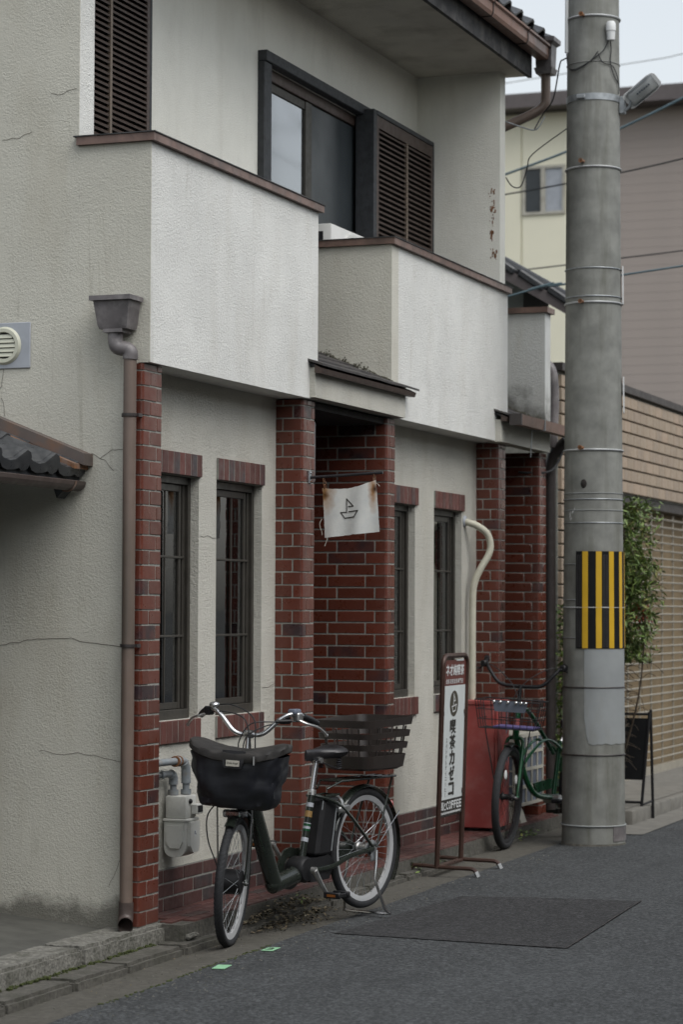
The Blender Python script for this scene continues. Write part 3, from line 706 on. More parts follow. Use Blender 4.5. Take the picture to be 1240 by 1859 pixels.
# ---- lower windows
def low_window(y0, y1, window_cloth, cm_='window_cloth'):
    z0, z1 = 1.107, 2.318; xf = -0.203
    w = part('window', MB().bbox((xf-0.055, y0+0.002, z0), (xf, y0+0.032, z1), .002).bbox((xf-0.055, y1-0.032, z0), (xf, y1-0.002, z1), .002)
             .bbox((xf-0.055, y0+0.033, z0), (xf+0.012, y1-0.033, z0+0.045), .002).bbox((xf-0.055, y0+0.033, z1-0.038), (xf, y1-0.033, z1), .002), 'bronze', cafe)
    s0, s1 = y0+0.034, y1-0.034; xs = xf-0.016
    st = MB()
    for (a, b) in ((s0, s0+0.03), (s1-0.075, s1-0.05), (s1-0.03, s1)):
        st.bbox((xs-0.022, a, z0+0.046), (xs, b, z1-0.039), .002)
    st.bbox((xs-0.022, s0+0.031, z0+0.047), (xs-0.001, s1-0.076, z0+0.08), .002).bbox((xs-0.022, s0+0.031, z1-0.075), (xs-0.001, s1-0.076, z1-0.04), .002)
    part('sash', st, 'bronze', w)
    part('pane', MB().box((xs-0.014, s0+0.031, z0+0.081), (xs-0.010, s1-0.076, z1-0.076)).box((xs-0.018, s1-0.049, z0+0.05), (xs-0.014, s1-0.031, z1-0.04)), 'glass', w)
    mu = MB()
    for z in (1.518, 1.913): mu.bbox((xs-0.004, s0+0.032, z-0.006), (xs+0.006, s1-0.02, z+0.006), .002)
    ym = s0+0.55*(s1-s0); mu.bbox((xs-0.006, ym-0.005, z0+0.082), (xs+0.004, ym+0.005, z1-0.077), .002)
    part('muntin', mu, 'bronze', w)
    if window_cloth:  # added cloth: pale tone for a pane reflection, brown for the room behind
        pts = [(xs-0.05+0.014*sin(i*1.9), y0+window_cloth[0]+i*0.02) for i in range(int((window_cloth[1]-window_cloth[0])/0.02)+1)]
        part('window_cloth', MB().loft([[(x, y, 1.15) for x, y in pts], [(x, y, 2.3) for x, y in pts]], False, False, True, close=False), cm_, w)
low_window(*WINS[0], (0.40, 0.52)); low_window(*WINS[1], (0.22, 0.42), 'browncloth'); low_window(*WINS[2], (0.36, 0.46), 'browncloth'); low_window(*WINS[3], None)

# ---- balcony walls
def balcony(y0, y1, name='balcony_wall', m='stucco', zb=2.806):
    b = part(name, MB().box((-0.10, y0, zb), (0.03, y1, 3.845)), m, cafe)
    return b
b1 = balcony(0.0062, 2.165); 
part('balcony_soffit', MB().box((-0.40, 0.16, 2.807), (-0.101, 2.165, 2.86)), 'stucco', b1)
part('coping', MB().box((-0.122, -0.024, 3.846), (0.056, 2.19, 3.884)).box((-0.122, 0.10, 3.843), (0.0, 2.15, 3.8459)).box((-0.352, -0.024, 3.846), (-0.1221, 0.11, 3.884)), 'coping', b1)
part('coping_edge', MB().box((-0.365, -0.032, 3.8842), (0.062, 0.118, 3.8895)).box((-0.128, 0.1181, 3.8842), (0.062, 2.198, 3.8895)), 'char', b1)
b2 = balcony(3.505, 5.79)
part('balcony_side', MB().box((XU, 3.384, 2.86), (0.03, 3.505, 3.845)), 'stucco_side', b2)
part('balcony_soffit', MB().box((-0.40, 3.505, 2.807), (-0.101, 5.79, 2.86)), 'stucco', b2)
part('coping', MB().box((XU, 3.360, 3.846), (0.056, 3.53, 3.884)).box((-0.122, 3.5301, 3.846), (0.056, 5.81, 3.884)), 'coping', b2)
part('coping_edge', MB().box((XU, 3.352, 3.8842), (0.062, 3.538, 3.8895)).box((-0.128, 3.5381, 3.8842), (0.062, 5.818, 3.8895)), 'char', b2)
part('balcony_floor', MB().box((XU, 0.16, 2.951), (-0.1, 2.16, 3.02)).box((XU, 3.51, 2.951), (-0.1, 5.67, 3.02)), 'kerb2', cafe)
# third sleeve wall over the far canopy
b3 = part('sleeve_wall', MB().box((XU, 6.732, 2.86), (0.03, 6.88, 3.825)), 'stucco_mold', cafe)
part('coping', MB().box((XU, 6.708, 3.826), (0.056, 6.905, 3.866)), 'coping', b3)

# ---- porch canopies
def canopy(y0, y1, xf, zb, zt, name='porch_canopy'):
    c = part(name, MB().box((xf-0.10, y0, zb), (xf, y1, zt)).box((-0.099, y0+.05, zb+.02), (xf-0.101, y1-.05, zb+0.05)), 'stucco_low', cafe)
    slope = (3.205-3.02)/(0.44+0.02)
    zr = lambda x: 3.02-slope*(x-0.02)
    e = xf+0.055
    # slate courses
    n = 4; xs_ = [XU+(e-XU)*i/n for i in range(n+1)]
    for i in range(n):
        xa, xb = xs_[i], min(xs_[i+1]+0.03, e)
        th = 0.012; lift = 0.012
        mb = MB()
        k = 9; ps = []
        for j in range(k+1):
            y = y0-0.03+(y1-y0+0.13)*j/k; w_ = 0.004*mnoise.noise(Vector((y*5, i*3.0, 0)))
            ps.append([(xa, y, zr(xa)+w_), (xb, y, zr(xb)+lift+w_), (xb, y, zr(xb)+lift-th+w_), (xa, y, zr(xa)-th+w_)])
        mb.loft(ps, True, True, False); part('slate_course', mb, 'slate', c)
    part('canopy_fascia', MB().prism([(xf+0.004, zr(e)-0.038), (e-0.014, zr(e)-0.040), (e-0.006, zr(e)-0.014), (xf+0.004, zr(xf)-0.014)], 1, y0-0.02, y1+0.06), 'louver', c)
    part('canopy_board', MB().prism([(XU, zr(XU)-0.013), (xf, zr(xf)-0.013), (xf, zr(xf)-0.03), (XU, zr(XU)-0.03)], 1, y0, y1+0.02), 'darkframe', c)
    return c
c1 = canopy(2.045, 3.545, 0.062, 2.812, 2.975)
c2 = canopy(5.50, 6.72, 0.072, 2.80, 2.95)
random.seed(19)
for (yy, cc_) in ((3.383, c1), (6.731, c2)):
    mb = MB()
    for i in range(320):
        x = random.uniform(-0.50, 0.04); z = 3.028-(3.205-3.02)/0.46*(x-0.02)+abs(random.gauss(0, .014))*abs(mnoise.noise(Vector((x*9, yy, 0))))*2.5; r = random.uniform(.0015, .005)
        mb.sphere((x, yy-random.uniform(0, .010), z), r, 5, 3, (1.2, .7, 1))
    part('roof_moss', mb, 'moss_dark', cc_, kind='stuff')
# gutter on the far canopy
g = MB().prism([(0.135, 2.985), (0.215, 2.985), (0.205, 2.915), (0.145, 2.915)], 1, 5.52, 6.95)
part('canopy_gutter', g, 'gutter', c2); part('gutter_bracket', MB().box((0.13, 6.08, 2.91), (0.219, 6.09, 2.99)).tube([(0.15, 5.98, 2.91), (0.14, 5.98, 2.72)], 0.004, 6), 'galv', c2)
part('gutter_end', MB().box((0.130, 5.50, 2.91), (0.216, 5.52, 2.988)), 'pipedark', c2)

# ---- eaves
part('eave_soffit', MB().box((-0.36, -0.10, 5.372), (0.15, 0.0, 5.40)).box((XU, 0.001, 5.3722), (0.15, 5.87, 5.40)), 'soffit', cafe)
part('eave_fascia', MB().box((0.15, -0.1, 5.360), (0.178, 5.875, 5.545)), 'char', cafe)
gp = [(0.185, 5.592), (0.185, 5.508), (0.205, 5.492), (0.275, 5.492), (0.285, 5.515), (0.285, 5.572), (0.300, 5.580), (0.300, 5.594), (0.281, 5.594), (0.279, 5.508), (0.205, 5.503), (0.197, 5.592)]
gt = part('eave_gutter', MB().prism(gp, 1, -0.1, 5.93), 'gutter', cafe)
for y in (0.6, 1.4, 2.2, 3.0, 3.8, 4.6, 5.4): part('gutter_strap', MB().tube([(0.18, y, 5.50), (0.20, y, 5.488), (0.278, y, 5.488), (0.290, y, 5.514), (0.290, y, 5.570), (0.304, y, 5.582), (0.304, y, 5.598), (0.18, y, 5.60)], 0.004, 6), 'pipedark', gt)
hb = MB().loft([[(x, y, z) for x, y in ((.19-e, 5.93-e), (.30+e, 5.93-e), (.30+e, 6.05+e), (.19-e, 6.05+e))] for z, e in ((5.40, .0), (5.44, .012), (5.441, .0), (5.60, .006), (5.62, .03), (5.65, .03))])
part('rain_collector', hb, 'pipegrey', gt)
part('eave_downpipe', MB().tube(smooth_path([(0.245, 5.99, 5.40), (0.245, 5.99, 5.25), (0.235, 5.985, 5.19), (0.17, 5.96, 5.13), (-0.05, 5.88, 5.02), (-0.12, 5.85, 4.98)], 5), 0.034, 12), 'pipe', gt)
part('roof_deck', MB().prism([(0.20, 5.56), (0.20, 5.60), (-4.0, 7.2), (-6.6, 6.3), (-6.6, 6.25), (-4.0, 7.1)], 1, -0.1, 6.0), 'slate', cafe)
# pantiles along the eave, each with its roll
tile_prof = [(-0.14, 0.0), (-0.11, -0.012), (-0.05, -0.018), (0.0, -0.010), (0.04, 0.015), (0.08, 0.038), (0.115, 0.030), (0.135, 0.010)]
def pantile(length):
    top = tile_prof; bot = [(a, b-0.016) for a, b in reversed(tile_prof)]
    ring = top+bot
    mb = MB().loft([[(0, a, b) for a, b in ring], [(-length, a, b+0.012) for a, b in ring]], True, True, True)
    return mb
ptm = pantile(0.30).mesh('eave_tile', MT['rooftile'])
sl = atan2(1.6, 4.2)
for r in range(2):
    for i in range(9):
        o = inst('eave_tile', ptm, cafe, (0.27-r*0.24, 3.85+i*0.27, 5.655+r*0.24*tan(sl))); o.rotation_euler = (0, sl, 0)

# ---- upper window, shutter box, louvred shutter
uw = part('upper_window', MB().bbox((XU-0.10, 2.775, 3.1), (XU+0.045, 2.885, 4.87), .004).bbox((XU-0.10, 2.775, 4.8705), (XU+0.06, 4.80, 4.935), .004).bbox((XU-0.10, 4.66, 3.1), (XU+0.03, 4.80, 4.87), .004), 'darkframe', cafe)
part('head_rail', MB().bbox((XU-0.09, 2.886, 4.80), (XU-0.01, 4.66, 4.869), .003), 'louver', uw)
part('sash', MB().bbox((XU-0.05, 2.886, 3.1), (XU-0.025, 2.93, 4.798), .003).bbox((XU-0.05, 3.60, 3.1), (XU-0.02, 3.70, 4.798), .003).bbox((XU-0.05, 2.931, 4.745), (XU-0.027, 3.599, 4.798), .003), 'bronze', uw)
part('pane', MB().box((XU-0.042, 2.931, 3.1), (XU-0.036, 3.599, 4.744)), 'glass_up', uw)
part('insect_screen', MB().box((XU-0.032, 3.701, 3.1), (XU-0.028, 4.60, 4.798)), 'screen', uw)
part('screen_frame', MB().bbox((XU-0.034, 4.601, 3.1), (XU-0.012, 4.659, 4.798), .003), 'louver', uw)
part('window_cloth', MB().loft([[(XU-0.10+0.015*sin(i*1.3), 3.35+i*0.02, z) for i in range(14)] for z in (3.1, 4.8)], False, False, True, close=False), 'window_cloth', uw)
def louver_panel(name, x, y0, y1, z0, z1, box_depth, mid, pitch=0.035):
    fr = MB()
    fr.bbox((x-box_depth, y0, z0), (x, y0+0.055, z1), .003).bbox((x-box_depth, y1-0.022, z0), (x, y1, z1), .003).bbox((x-box_depth, y0+.0555, z1-0.03), (x+0.004, y1-.0225, z1), .003)
    s = part(name, fr, 'darkframe', cafe)
    part('shutter_back', MB().box((x-box_depth+.002, y0+.056, z0), (x-0.03, y1-.023, z1-.031)), 'void', s)
    part('shutter_rail', MB().bbox((x-0.022, y0+.056, z0), (x-0.002, y0+.10, z1-.031), .002).bbox((x-0.022, y1-.055, z0), (x-0.002, y1-.023, z1-.031), .002).bbox((x-0.022, y0+.1005, z1-.11), (x-0.003, y1-.0555, z1-.032), .002), 'louver', s)
    part('mid_rail', MB().bbox((x-0.02, mid-0.011, z0), (x+0.002, mid+0.011, z1-.112), .002), 'louverrail', s)
    n = int((z1-.112-z0)/pitch); mesh = {}
    for i in range(n):
        z = z0+0.02+i*pitch
        for (a, b) in ((y0+.101, mid-.012), (mid+.012, y1-.056)):
            k = round(b-a, 3)
            if k not in mesh: mesh[k] = MB().prism([(0, -0.006), (0.002, 0.004), (-0.016, 0.017), (-0.018, 0.009)], 1, -k/2, k/2).mesh('louver_slat', MT['louver'])
            inst('louver_slat', mesh[k], s, (x-0.003, (a+b)/2, z))
    return s
louver_panel('shutter_box', XU+0.13, 4.425, 5.655, 3.6, 4.905, 0.129, 5.085)
# balcony shutter at the near corner
louver_panel('louvred_shutter', XU+0.05, 0.18, 1.22, 3.885, 5.371, 0.049, 0.735, 0.030)

# ---- downpipe with rain head on the gable
dp = part('downpipe', MB().tube([(-0.044, -0.058, 0.27), (-0.044, -0.058, 2.835)], 0.0305, 16), 'pipe', cafe)
part('pipe_elbow', MB().tube(smooth_path([(-0.112, -0.075, 2.955), (-0.112, -0.075, 2.90), (-0.100, -0.073, 2.872), (-0.062, -0.060, 2.862), (-0.044, -0.058, 2.845), (-0.044, -0.058, 2.815)], 5), 0.036, 14), 'pipegrey', dp)
part('pipe_elbow', MB().tube(smooth_path([(-0.044, -0.058, 0.30), (-0.044, -0.06, 0.235), (-0.035, -0.085, 0.205), (-0.018, -0.115, 0.20)], 5), 0.035, 14, caps=False).tube([(-0.024, -0.105, 0.201), (-0.017, -0.118, 0.20)], 0.038, 14, caps=False), 'oldgutter', dp)
def hop_ring(hw, hd, z, cx=-0.108, cy=-0.008):
    return [(cx-hw, cy, z), (cx-hw, cy-hd, z), (cx+hw, cy-hd, z), (cx+hw, cy, z)]
part('rain_head', MB().loft([hop_ring(0.070, 0.105, 2.955), hop_ring(0.076, 0.112, 2.972), hop_ring(0.092, 0.128, 3.085)]).loft([hop_ring(0.106, 0.145, 3.086), hop_ring(0.106, 0.145, 3.108)])
     .loft([hop_ring(0.048, 0.11, 2.938), hop_ring(0.048, 0.11, 2.9545)]), 'pipegrey', dp)
for z in (2.555, 1.482):
    part('pipe_bracket', MB().lathe([(0.031, -0.007), (0.0365, -0.007), (0.0365, 0.007), (0.031, 0.007)], (-0.044, -0.058, z), 'z', 18, closed_prof=True).box((-0.090, -0.05, z-0.008), (-0.080, 0.0, z+0.008)).box((-0.008, -0.05, z-0.008), (0.0, -0.011, z+0.008)), 'pipedark', dp)
# ---- round vent
vp = part('vent_plate', MB().bbox((-0.92, -0.008, 2.797), (-0.596, 0.0, 3.017), .003), 'ventgrey', cafe)
part('vent_ring', MB().lathe([(0.062, -0.010), (0.066, -0.022), (0.082, -0.022), (0.092, -0.009)], (-0.735, 0, 2.907), 'y', 36), 'ventcream', vp)
part('vent_back', MB().lathe([(0.0, -0.0095), (0.064, -0.0095)], (-0.735, 0, 2.907), 'y', 30), 'void', vp)
for i in range(5):
    z = 2.863+i*0.022; hw = sqrt(max(0.0, 0.064**2-(z-2.907)**2))
    part('vent_slat', MB().prism([(-0.020, z-0.008), (-0.017, z-0.010), (-0.010, z+0.009), (-0.013, z+0.010)], 0, -0.735-hw, -0.735+hw), 'ventcream', vp)
part('eave_cable', MB().tube(smooth_path([(-0.15, 6.66, 2.66), (-0.03, 6.72, 2.655), (0.05, 6.85, 2.68), (0.10, 6.93, 2.80), (0.11, 6.95, 2.90)], 5), .009, 6), 'wire', cafe)
# ---- far side pipes and rust marks on the wing wall
part('dark_downpipe', MB().tube([(0.005, 6.955, 0.2), (0.005, 6.955, 2.70), (0.03, 6.955, 2.80), (0.14, 6.94, 2.90)], 0.045, 12), 'pipedark', cafe)
part('looped_conduit', MB().tube(smooth_path([(0.03, 6.93, 2.85), (0.04, 6.95, 3.2), (0.02, 6.95, 3.42), (-0.06, 6.97, 3.50)], 5), 0.036, 10), 'pipegrey', cafe)
mb = MB(); random.seed(9)
for z, y in ((4.53, 0), (4.46, 0), (4.43, 0), (4.40, 0), (4.35, 0), (4.26, 0), (4.24, 0), (4.12, 0), (4.10, 0), (4.55, 0)):
    for j in range(6): mb.sphere((-0.045+random.gauss(0, .012), 5.6692, z+random.gauss(0, .022)), random.uniform(.002, .0065), 7, 4, (random.uniform(.6, 1.6), 0.2, random.uniform(.8, 3.5)))
part('rust_spot', mb, 'rust', cafe, kind='stuff')
# ------------------------------------------------------------------ neighbouring gate roof at the left
gr = thing('tiled_lean_to_roof', 'dark pantiled gate roof with rusty flashing against the left gable wall', 'roof', (-1.2, -1.5, 2.3))
sl2 = atan2(2.572-2.378, 0.494)
for i in range(7):
    for r in range(5):
        x = -0.315-r*0.235; y = -0.135-i*0.275
        if i == 0 and r > 0 and False: continue
        z = 2.330+r*0.235*tan(sl2)
        o = inst('roof_tile', ptm, gr, (x, y, z+0.004)); o.rotation_euler = (0, sl2-0.075, 0)
        if r == 0:
            if 'tile_end' not in bm_cache:
                e = list(tile_prof)+[(0.138, -0.02), (0.128, -0.045), (0.10, -0.058), (0.07, -0.058), (0.045, -0.048), (0.0, -0.058), (-0.06, -0.062), (-0.11, -0.052), (-0.138, -0.03)]
                bm_cache['tile_end'] = MB().prism(e, 0, -0.005, 0.018).mesh('tile_end', MT['rooftile'])
            t = bpy.data.objects.new('tile_end', bm_cache['tile_end']); COL.objects.link(t); t.parent = o; t.location = (0.004, 0, -0.002)
R_ = lambda x, o=0: 2.378+(-0.262-x)*tan(sl2)+o
part('roof_bed', MB().prism([(-0.33, R_(-0.33, -0.115)), (-1.6, R_(-1.6, -0.105)), (-1.6, R_(-1.6, -0.16)), (-0.33, R_(-0.33, -0.15))], 1, -2.0, -0.005), 'darkframe', gr)
part('wall_flashing', MB().prism([(-0.262, R_(-0.262)), (-1.6, R_(-1.6)), (-1.6, R_(-1.6, -0.055)), (-0.262, R_(-0.262, -0.055))], 1, -0.095, -0.001), 'flash', gr)
part('rusty_flashing', MB().prism([(-0.285, R_(-0.285, -0.058)), (-1.6, R_(-1.6, -0.058)), (-1.6, R_(-1.6, -0.082)), (-0.285, R_(-0.285, -0.082))], 1, -0.150, -0.002), 'rust', gr)
gg = MB()
pr = [(-0.335+0.044*cos(a), 2.248+0.044*sin(a)) for a in [pi+pi*i/8 for i in range(9)]]+[(-0.335+0.037*cos(a), 2.252+0.039*sin(a)) for a in [2*pi-pi*i/8 for i in range(9)]]
gg.prism(pr, 1, -2.0, -0.012); gtp = part('roof_gutter', gg, 'oldgutter', gr)
part('gutter_strap', MB().tube([(-0.335+0.047*cos(a), -0.12, 2.248+0.047*sin(a)) for a in [pi+pi*i/8 for i in range(9)]], 0.005, 6), 'rust', gtp)
part('eave_bracket', MB().prism([(-0.42, 2.225), (-0.36, 2.21), (-0.40, 2.17)], 1, -0.10, -0.02), 'darkframe', gr)
part('gate_post', MB().box((-1.55, -1.9, 0.15), (-1.45, -1.8, 2.70)).box((-1.6, -2.0, 2.55), (-1.40, -0.01, 2.64)), 'darkframe', gr)

# ------------------------------------------------------------------ air conditioner on the balcony
ac = thing('air_conditioner', 'white outdoor air conditioner unit on the upper balcony behind the low wall', 'air conditioner', (-0.48, 3.85, 3.02))
part('case', MB().bbox((-0.592, 3.545, 3.06), (-0.42, 4.28, 4.022), 0.012, 2).box((-0.57, 3.60, 3.02), (-0.43, 3.66, 3.06)).box((-0.57, 4.1, 3.02), (-0.43, 4.16, 3.06)), 'acwhite', ac)
part('fan_ring', MB().lathe([(0.20, 0.0), (0.205, 0.012), (0.225, 0.012), (0.23, 0.0)], (-0.419, 3.90, 3.775), 'x', 36).lathe([(0.15, 0.0), (0.15, 0.008), (0.16, 0.008), (0.16, 0)], (-0.419, 3.90, 3.775), 'x', 32), 'acwhite', ac)
part('fan_hole', MB().lathe([(0.0, 0.002), (0.2, 0.002)], (-0.419, 3.90, 3.775), 'x', 32), 'black', ac)
part('side_grip', MB().bbox((-0.535, 3.541, 3.905), (-0.475, 3.5455, 3.975), .002), 'black', ac)

# ------------------------------------------------------------------ gas meter
gm = thing('gas_meter', 'off-white gas meter with grey pipes on the wall behind the front bicycle', 'gas meter', (-0.09, 0.56, 0.46))
def rounded(y0, y1, x0, x1, z0, z1, r): 
    return [(y0, z1)]+[(y0+r-r*cos(a), z0+r-r*sin(a)) for a in [pi/2*i/5 for i in range(6)]]+[(y1-r+r*sin(a), z0+r-r*cos(a)) for a in [pi/2*i/5 for i in range(6)]]+[(y1, z1)]
def rx(x0, x1, z0, z1, r):
    return [(x0, z1)]+[(x0+r-r*cos(a), z0+r-r*sin(a)) for a in [pi/2*i/6 for i in range(7)]]+[(x1-r+r*sin(a), z0+r-r*cos(a)) for a in [pi/2*i/6 for i in range(7)]]+[(x1, z1)]
part('lower_case', MB().prism(rx(-0.142, -0.028, 0.447, 0.618, 0.045), 1, 0.52, 0.66, True), 'offwhite', gm)
part('front_pan', MB().prism([(0.545, .616), (0.545, .50), (0.575, .468), (0.635, .468), (0.652, .50), (0.652, .616)], 0, -0.0275, -0.010), 'offwhite', gm)
part('side_pan', MB().prism([(-0.125, .60), (-0.125, .52), (-0.105, .49), (-0.055, .49), (-0.04, .52), (-0.04, .60)], 1, 0.507, 0.5195), 'offwhite', gm)
part('flange', MB().bbox((-0.147, 0.512, 0.619), (-0.020, 0.668, 0.632), .003), 'offwhite', gm)
part('upper_case', MB().bbox((-0.138, 0.525, 0.633), (-0.030, 0.655, 0.742), .007, 2), 'offwhite', gm)
dbx = part('dial_box', MB().bbox((-0.029, 0.59, 0.652), (0.002, 0.67, 0.70), .004), 'offwhite', gm)
part('dial_window', MB().box((0.0022, 0.60, 0.66), (0.003, 0.66, 0.692)), 'black', dbx)
part('plug', MB().sphere((-0.028, 0.575, 0.715), 0.013, 10, 6), 'black', gm)
lb = MB().box((-0.0098, 0.585, 0.545), (-0.0092, 0.61, 0.575)); part('label', lb, 'white', gm)
part('label_mark', MB().box((-0.0090, 0.589, 0.556), (-0.0086, 0.600, 0.571)).box((-0.0090, 0.603, 0.552), (-0.0086, 0.608, 0.560)), 'bluegrey', gm)
gpz = MB()
def pipe_thread(mb, c, z0, z1, r): mb.tube([(c[0], c[1], z0), (c[0], c[1], z1)], r, 14)
pipeA = smooth_path([(-0.115, 0.21, 0.852), (-0.115, 0.50, 0.850), (-0.115, 0.545, 0.845), (-0.115, 0.565, 0.815), (-0.115, 0.565, 0.745)], 5)
part('gas_pipe', MB().tube(pipeA, 0.0165, 12).tube([(-0.115, 0.535, 0.848), (-0.115, 0.555, 0.842), (-0.115, 0.566, 0.825), (-0.115, 0.566, 0.795)], 0.023, 12).lathe([(0.026, -.012), (0.026, .012)], (-0.115, 0.565, 0.757), 'z', 12).lathe([(0.023, 0), (0.023, .03)], (-0.115, 0.40, 0.851), 'y', 14), 'greypipe', gm)
part('gas_pipe', MB().tube(smooth_path([(-0.075, 0.21, 0.915), (-0.075, 0.55, 0.912), (-0.075, 0.615, 0.90), (-0.075, 0.628, 0.85), (-0.075, 0.628, 0.745)], 5), 0.0175, 12).lathe([(0.024, 0), (0.024, .035)], (-0.075, 0.50, 0.912), 'y', 14).tube([(-0.075, 0.60, 0.903), (-0.075, 0.625, 0.875), (-0.075, 0.628, 0.80)], 0.024, 12).lathe([(0.026, -.012), (0.026, .012)], (-0.075, 0.628, 0.757), 'z', 12), 'greypipe', gm)
for y in (0.50, 0.535): part('rusty_collar', MB().lathe([(0.0185, -.006), (0.027, -.006), (0.027, .006), (0.0185, .006)], (-0.075, y, 0.912), 'y', 14, closed_prof=True), 'rust', gm)
part('valve', MB().sphere((-0.12, 0.30, 0.70), 0.035, 12, 8, (0.8, 1, 1)).tube([(-0.12, 0.33, 0.70), (-0.12, 0.33, 0.62)], 0.014, 8), 'beige', gm)

gm.location.y += 0.045
# ------------------------------------------------------------------ flag and rod
rod = thing('flag_rod', 'thin dark iron rod sticking out of the middle brick pillar', 'rod', (0.0, 2.12, 2.38))
part('bar', MB().tube([(0.008, 2.12, 2.377), (0.43, 2.12, 2.398)], 0.0085, 10), 'chrome_dark', rod)
bk = part('bracket', MB().bbox((-0.002, 2.105, 2.345), (0.008, 2.135, 2.415), .002), 'galv', rod)
part('bolt', MB().sphere((0.01, 2.12, 2.402), 0.006, 8, 5), 'galv', bk); part('bolt', MB().sphere((0.01, 2.12, 2.355), 0.006, 8, 5), 'rust', bk)
fo = (0.240, 2.12, 2.33)
flag = thing('cloth_flag', 'rust stained white canvas flag with a black line drawing of a sailboat', 'flag', fo)
TL, TR, BL, BR = Vector((0.077, 0, 2.319)), Vector((0.392, 0, 2.358)), Vector((0.085, 0, 2.046)), Vector((0.406, 0, 2.077))
n1, n2 = 26, 24; rings = []
for j in range(n2+1):
    v = j/n2; row = []
    for i in range(n1+1):
        u = i/n1; p = (TL*(1-u)+TR*u)*(1-v)+(BL*(1-u)+BR*u)*v
        sag = -0.022*sin(pi*u)*(1-v)**2
        wav = 0.010*sin(u*5.5+v*1.5)+0.006*sin(u*13+1+v*2)*(0.3+v)
        ed = 0.003*mnoise.noise(Vector((u*14, v*14, 2)))
        row.append((p.x+(ed if i in (0, n1) else 0), 2.12+wav*1.0+0.01*v, p.z+sag+(ed if j in (0, n2) else 0)))
    rings.append(row)
def flag_pt(x, z):
    u = (x-0.08)/0.32; v = (2.335-z)/0.27
    wav = 0.010*sin(u*5.5+v*1.5)+0.006*sin(u*13+1+v*2)*(0.3+v); return (x, 2.12+wav+0.01*v-0.0022, z)
fmb = MB().loft(rings, False, False, True, close=False)
part('canvas', fmb, 'canvas', flag)
boat = MB()
def stroke(pts):
    for (a, b) in zip(pts[:-1], pts[1:]):
        a, b = Vector(a), Vector(b); d = (b-a).normalized()*0.003; a = a-d; b = b+d; nrm = Vector((-(b-a).y, (b-a).x)).normalized()*0.0030
        k = 6
        for i in range(k):
            p, q = a.lerp(b, i/k), a.lerp(b, (i+1)/k)
            boat.add([flag_pt(*(p+nrm)), flag_pt(*(p-nrm)), flag_pt(*(q-nrm)), flag_pt(*(q+nrm))], [(0, 1, 2, 3)])
bx = lambda px, py: (0.2345+(px-600)*0.000521, 2.200-(py-690)*0.000511)
stroke([bx(*p) for p in [(590, 660), (645, 655), (567, 578), (567, 720), (500, 724), (545, 783), (655, 772), (702, 703), (592, 716)]])
part('boat_print', boat, 'ink', flag)

ths = [MB(), MB(), MB()]
ths[0].tube(smooth_path([(0.118, 2.10, 2.06), (0.112, 2.10, 2.03), (0.100, 2.10, 2.00)], 4), 0.0018, 5); ths[1].tube(smooth_path([(0.078, 2.115, 2.15), (0.066, 2.11, 2.12), (0.078, 2.112, 2.08), (0.080, 2.112, 2.06)], 4), 0.0014, 5); ths[2].tube(smooth_path([(0.392, 2.118, 2.34), (0.405, 2.112, 2.335), (0.414, 2.112, 2.322)], 4), 0.0015, 5)
for t_ in ths: part('loose_thread', t_, 'rope', flag)
for a, b in (((0.086, 2.12, 2.373), (0.093, 2.122, 2.318)), ((0.382, 2.12, 2.392), (0.378, 2.122, 2.348))):
    hk = MB()
    for k in range(3):
        t = (k+.5)/3; c = Vector(a).lerp(Vector(b), t); q = [(c.x+0.007*cos(s)*(1 if k % 2 else .3), c.y+0.007*cos(s)*(.3 if k % 2 else 1), c.z+0.012*sin(s)) for s in [2*pi*i/10 for i in range(10)]]
        hk.tube(q, 0.0022, 5, closed=True)
    part('rusty_hook', hk, 'rust', flag)

# ------------------------------------------------------------------ ivory drain hose by the third pillar
hose = thing('drain_hose', 'ivory covered drain hose bending out of the wall beside the third brick pillar', 'hose', (-0.10, 5.42, 1.0))
hp = smooth_path([(-0.165, 5.40, 2.255), (-0.12, 5.40, 2.245), (-0.075, 5.43, 2.225), (-0.020, 5.475, 2.175), (0.0, 5.49, 2.10), (-0.010, 5.48, 2.03), (-0.060, 5.45, 1.93), (-0.095, 5.43, 1.83), (-0.105, 5.425, 1.70), (-0.105, 5.42, 1.2), (-0.105, 5.42, 0.2)], 8)
part('hose_cover', MB().tube(hp, 0.0235, 12), 'ivory', hose)
part('wall_cap', MB().sphere((-0.155, 5.40, 2.255), 0.034, 12, 8, (0.5, 1, 1.2)), 'ventgrey', hose)

# ------------------------------------------------------------------ red cabinet
rc = thing('red_cabinet', 'faded red metal cabinet standing against the wall behind the sign stand', 'cabinet', (0.02, 5.45, 0.17))
X0, X1, Y0, Y1 = -0.125, 0.115, 5.285, 5.56
part('body', MB().bbox((X0, Y0, 0.20), (X1-0.022, Y1, 1.020), .006), 'red', rc)
part('door', MB().bbox((X1-0.020, Y0+0.002, 0.205), (X1, Y1-0.004, 1.018), .005), 'red', rc)
part('lid', MB().bbox((X0-0.004, Y0-0.006, 1.0205), (X1+0.006, Y1+0.006, 1.052), .006), 'red', rc)
for x in (X0+.02, X1-.06): part('foot', MB().box((x, Y0+.02, 0.176), (x+0.04, Y1-.02, 0.1995)), 'black', rc)
for z0, z1, y0 in ((0.82, 0.97, 5.48), (0.62, 0.73, 5.50), (0.50, 0.56, 5.49)): part('torn_sticker', MB().prism([(y0, z0), (y0+.025, z0+.02), (y0+.03, z1), (y0+.004, z1-.02)], 0, X1+.0003, X1+.0012), 'bluegrey', rc)
part('keyhole', MB().bbox((X1, 5.32, 0.60), (X1+0.006, 5.335, 0.68), .002), 'black', rc)

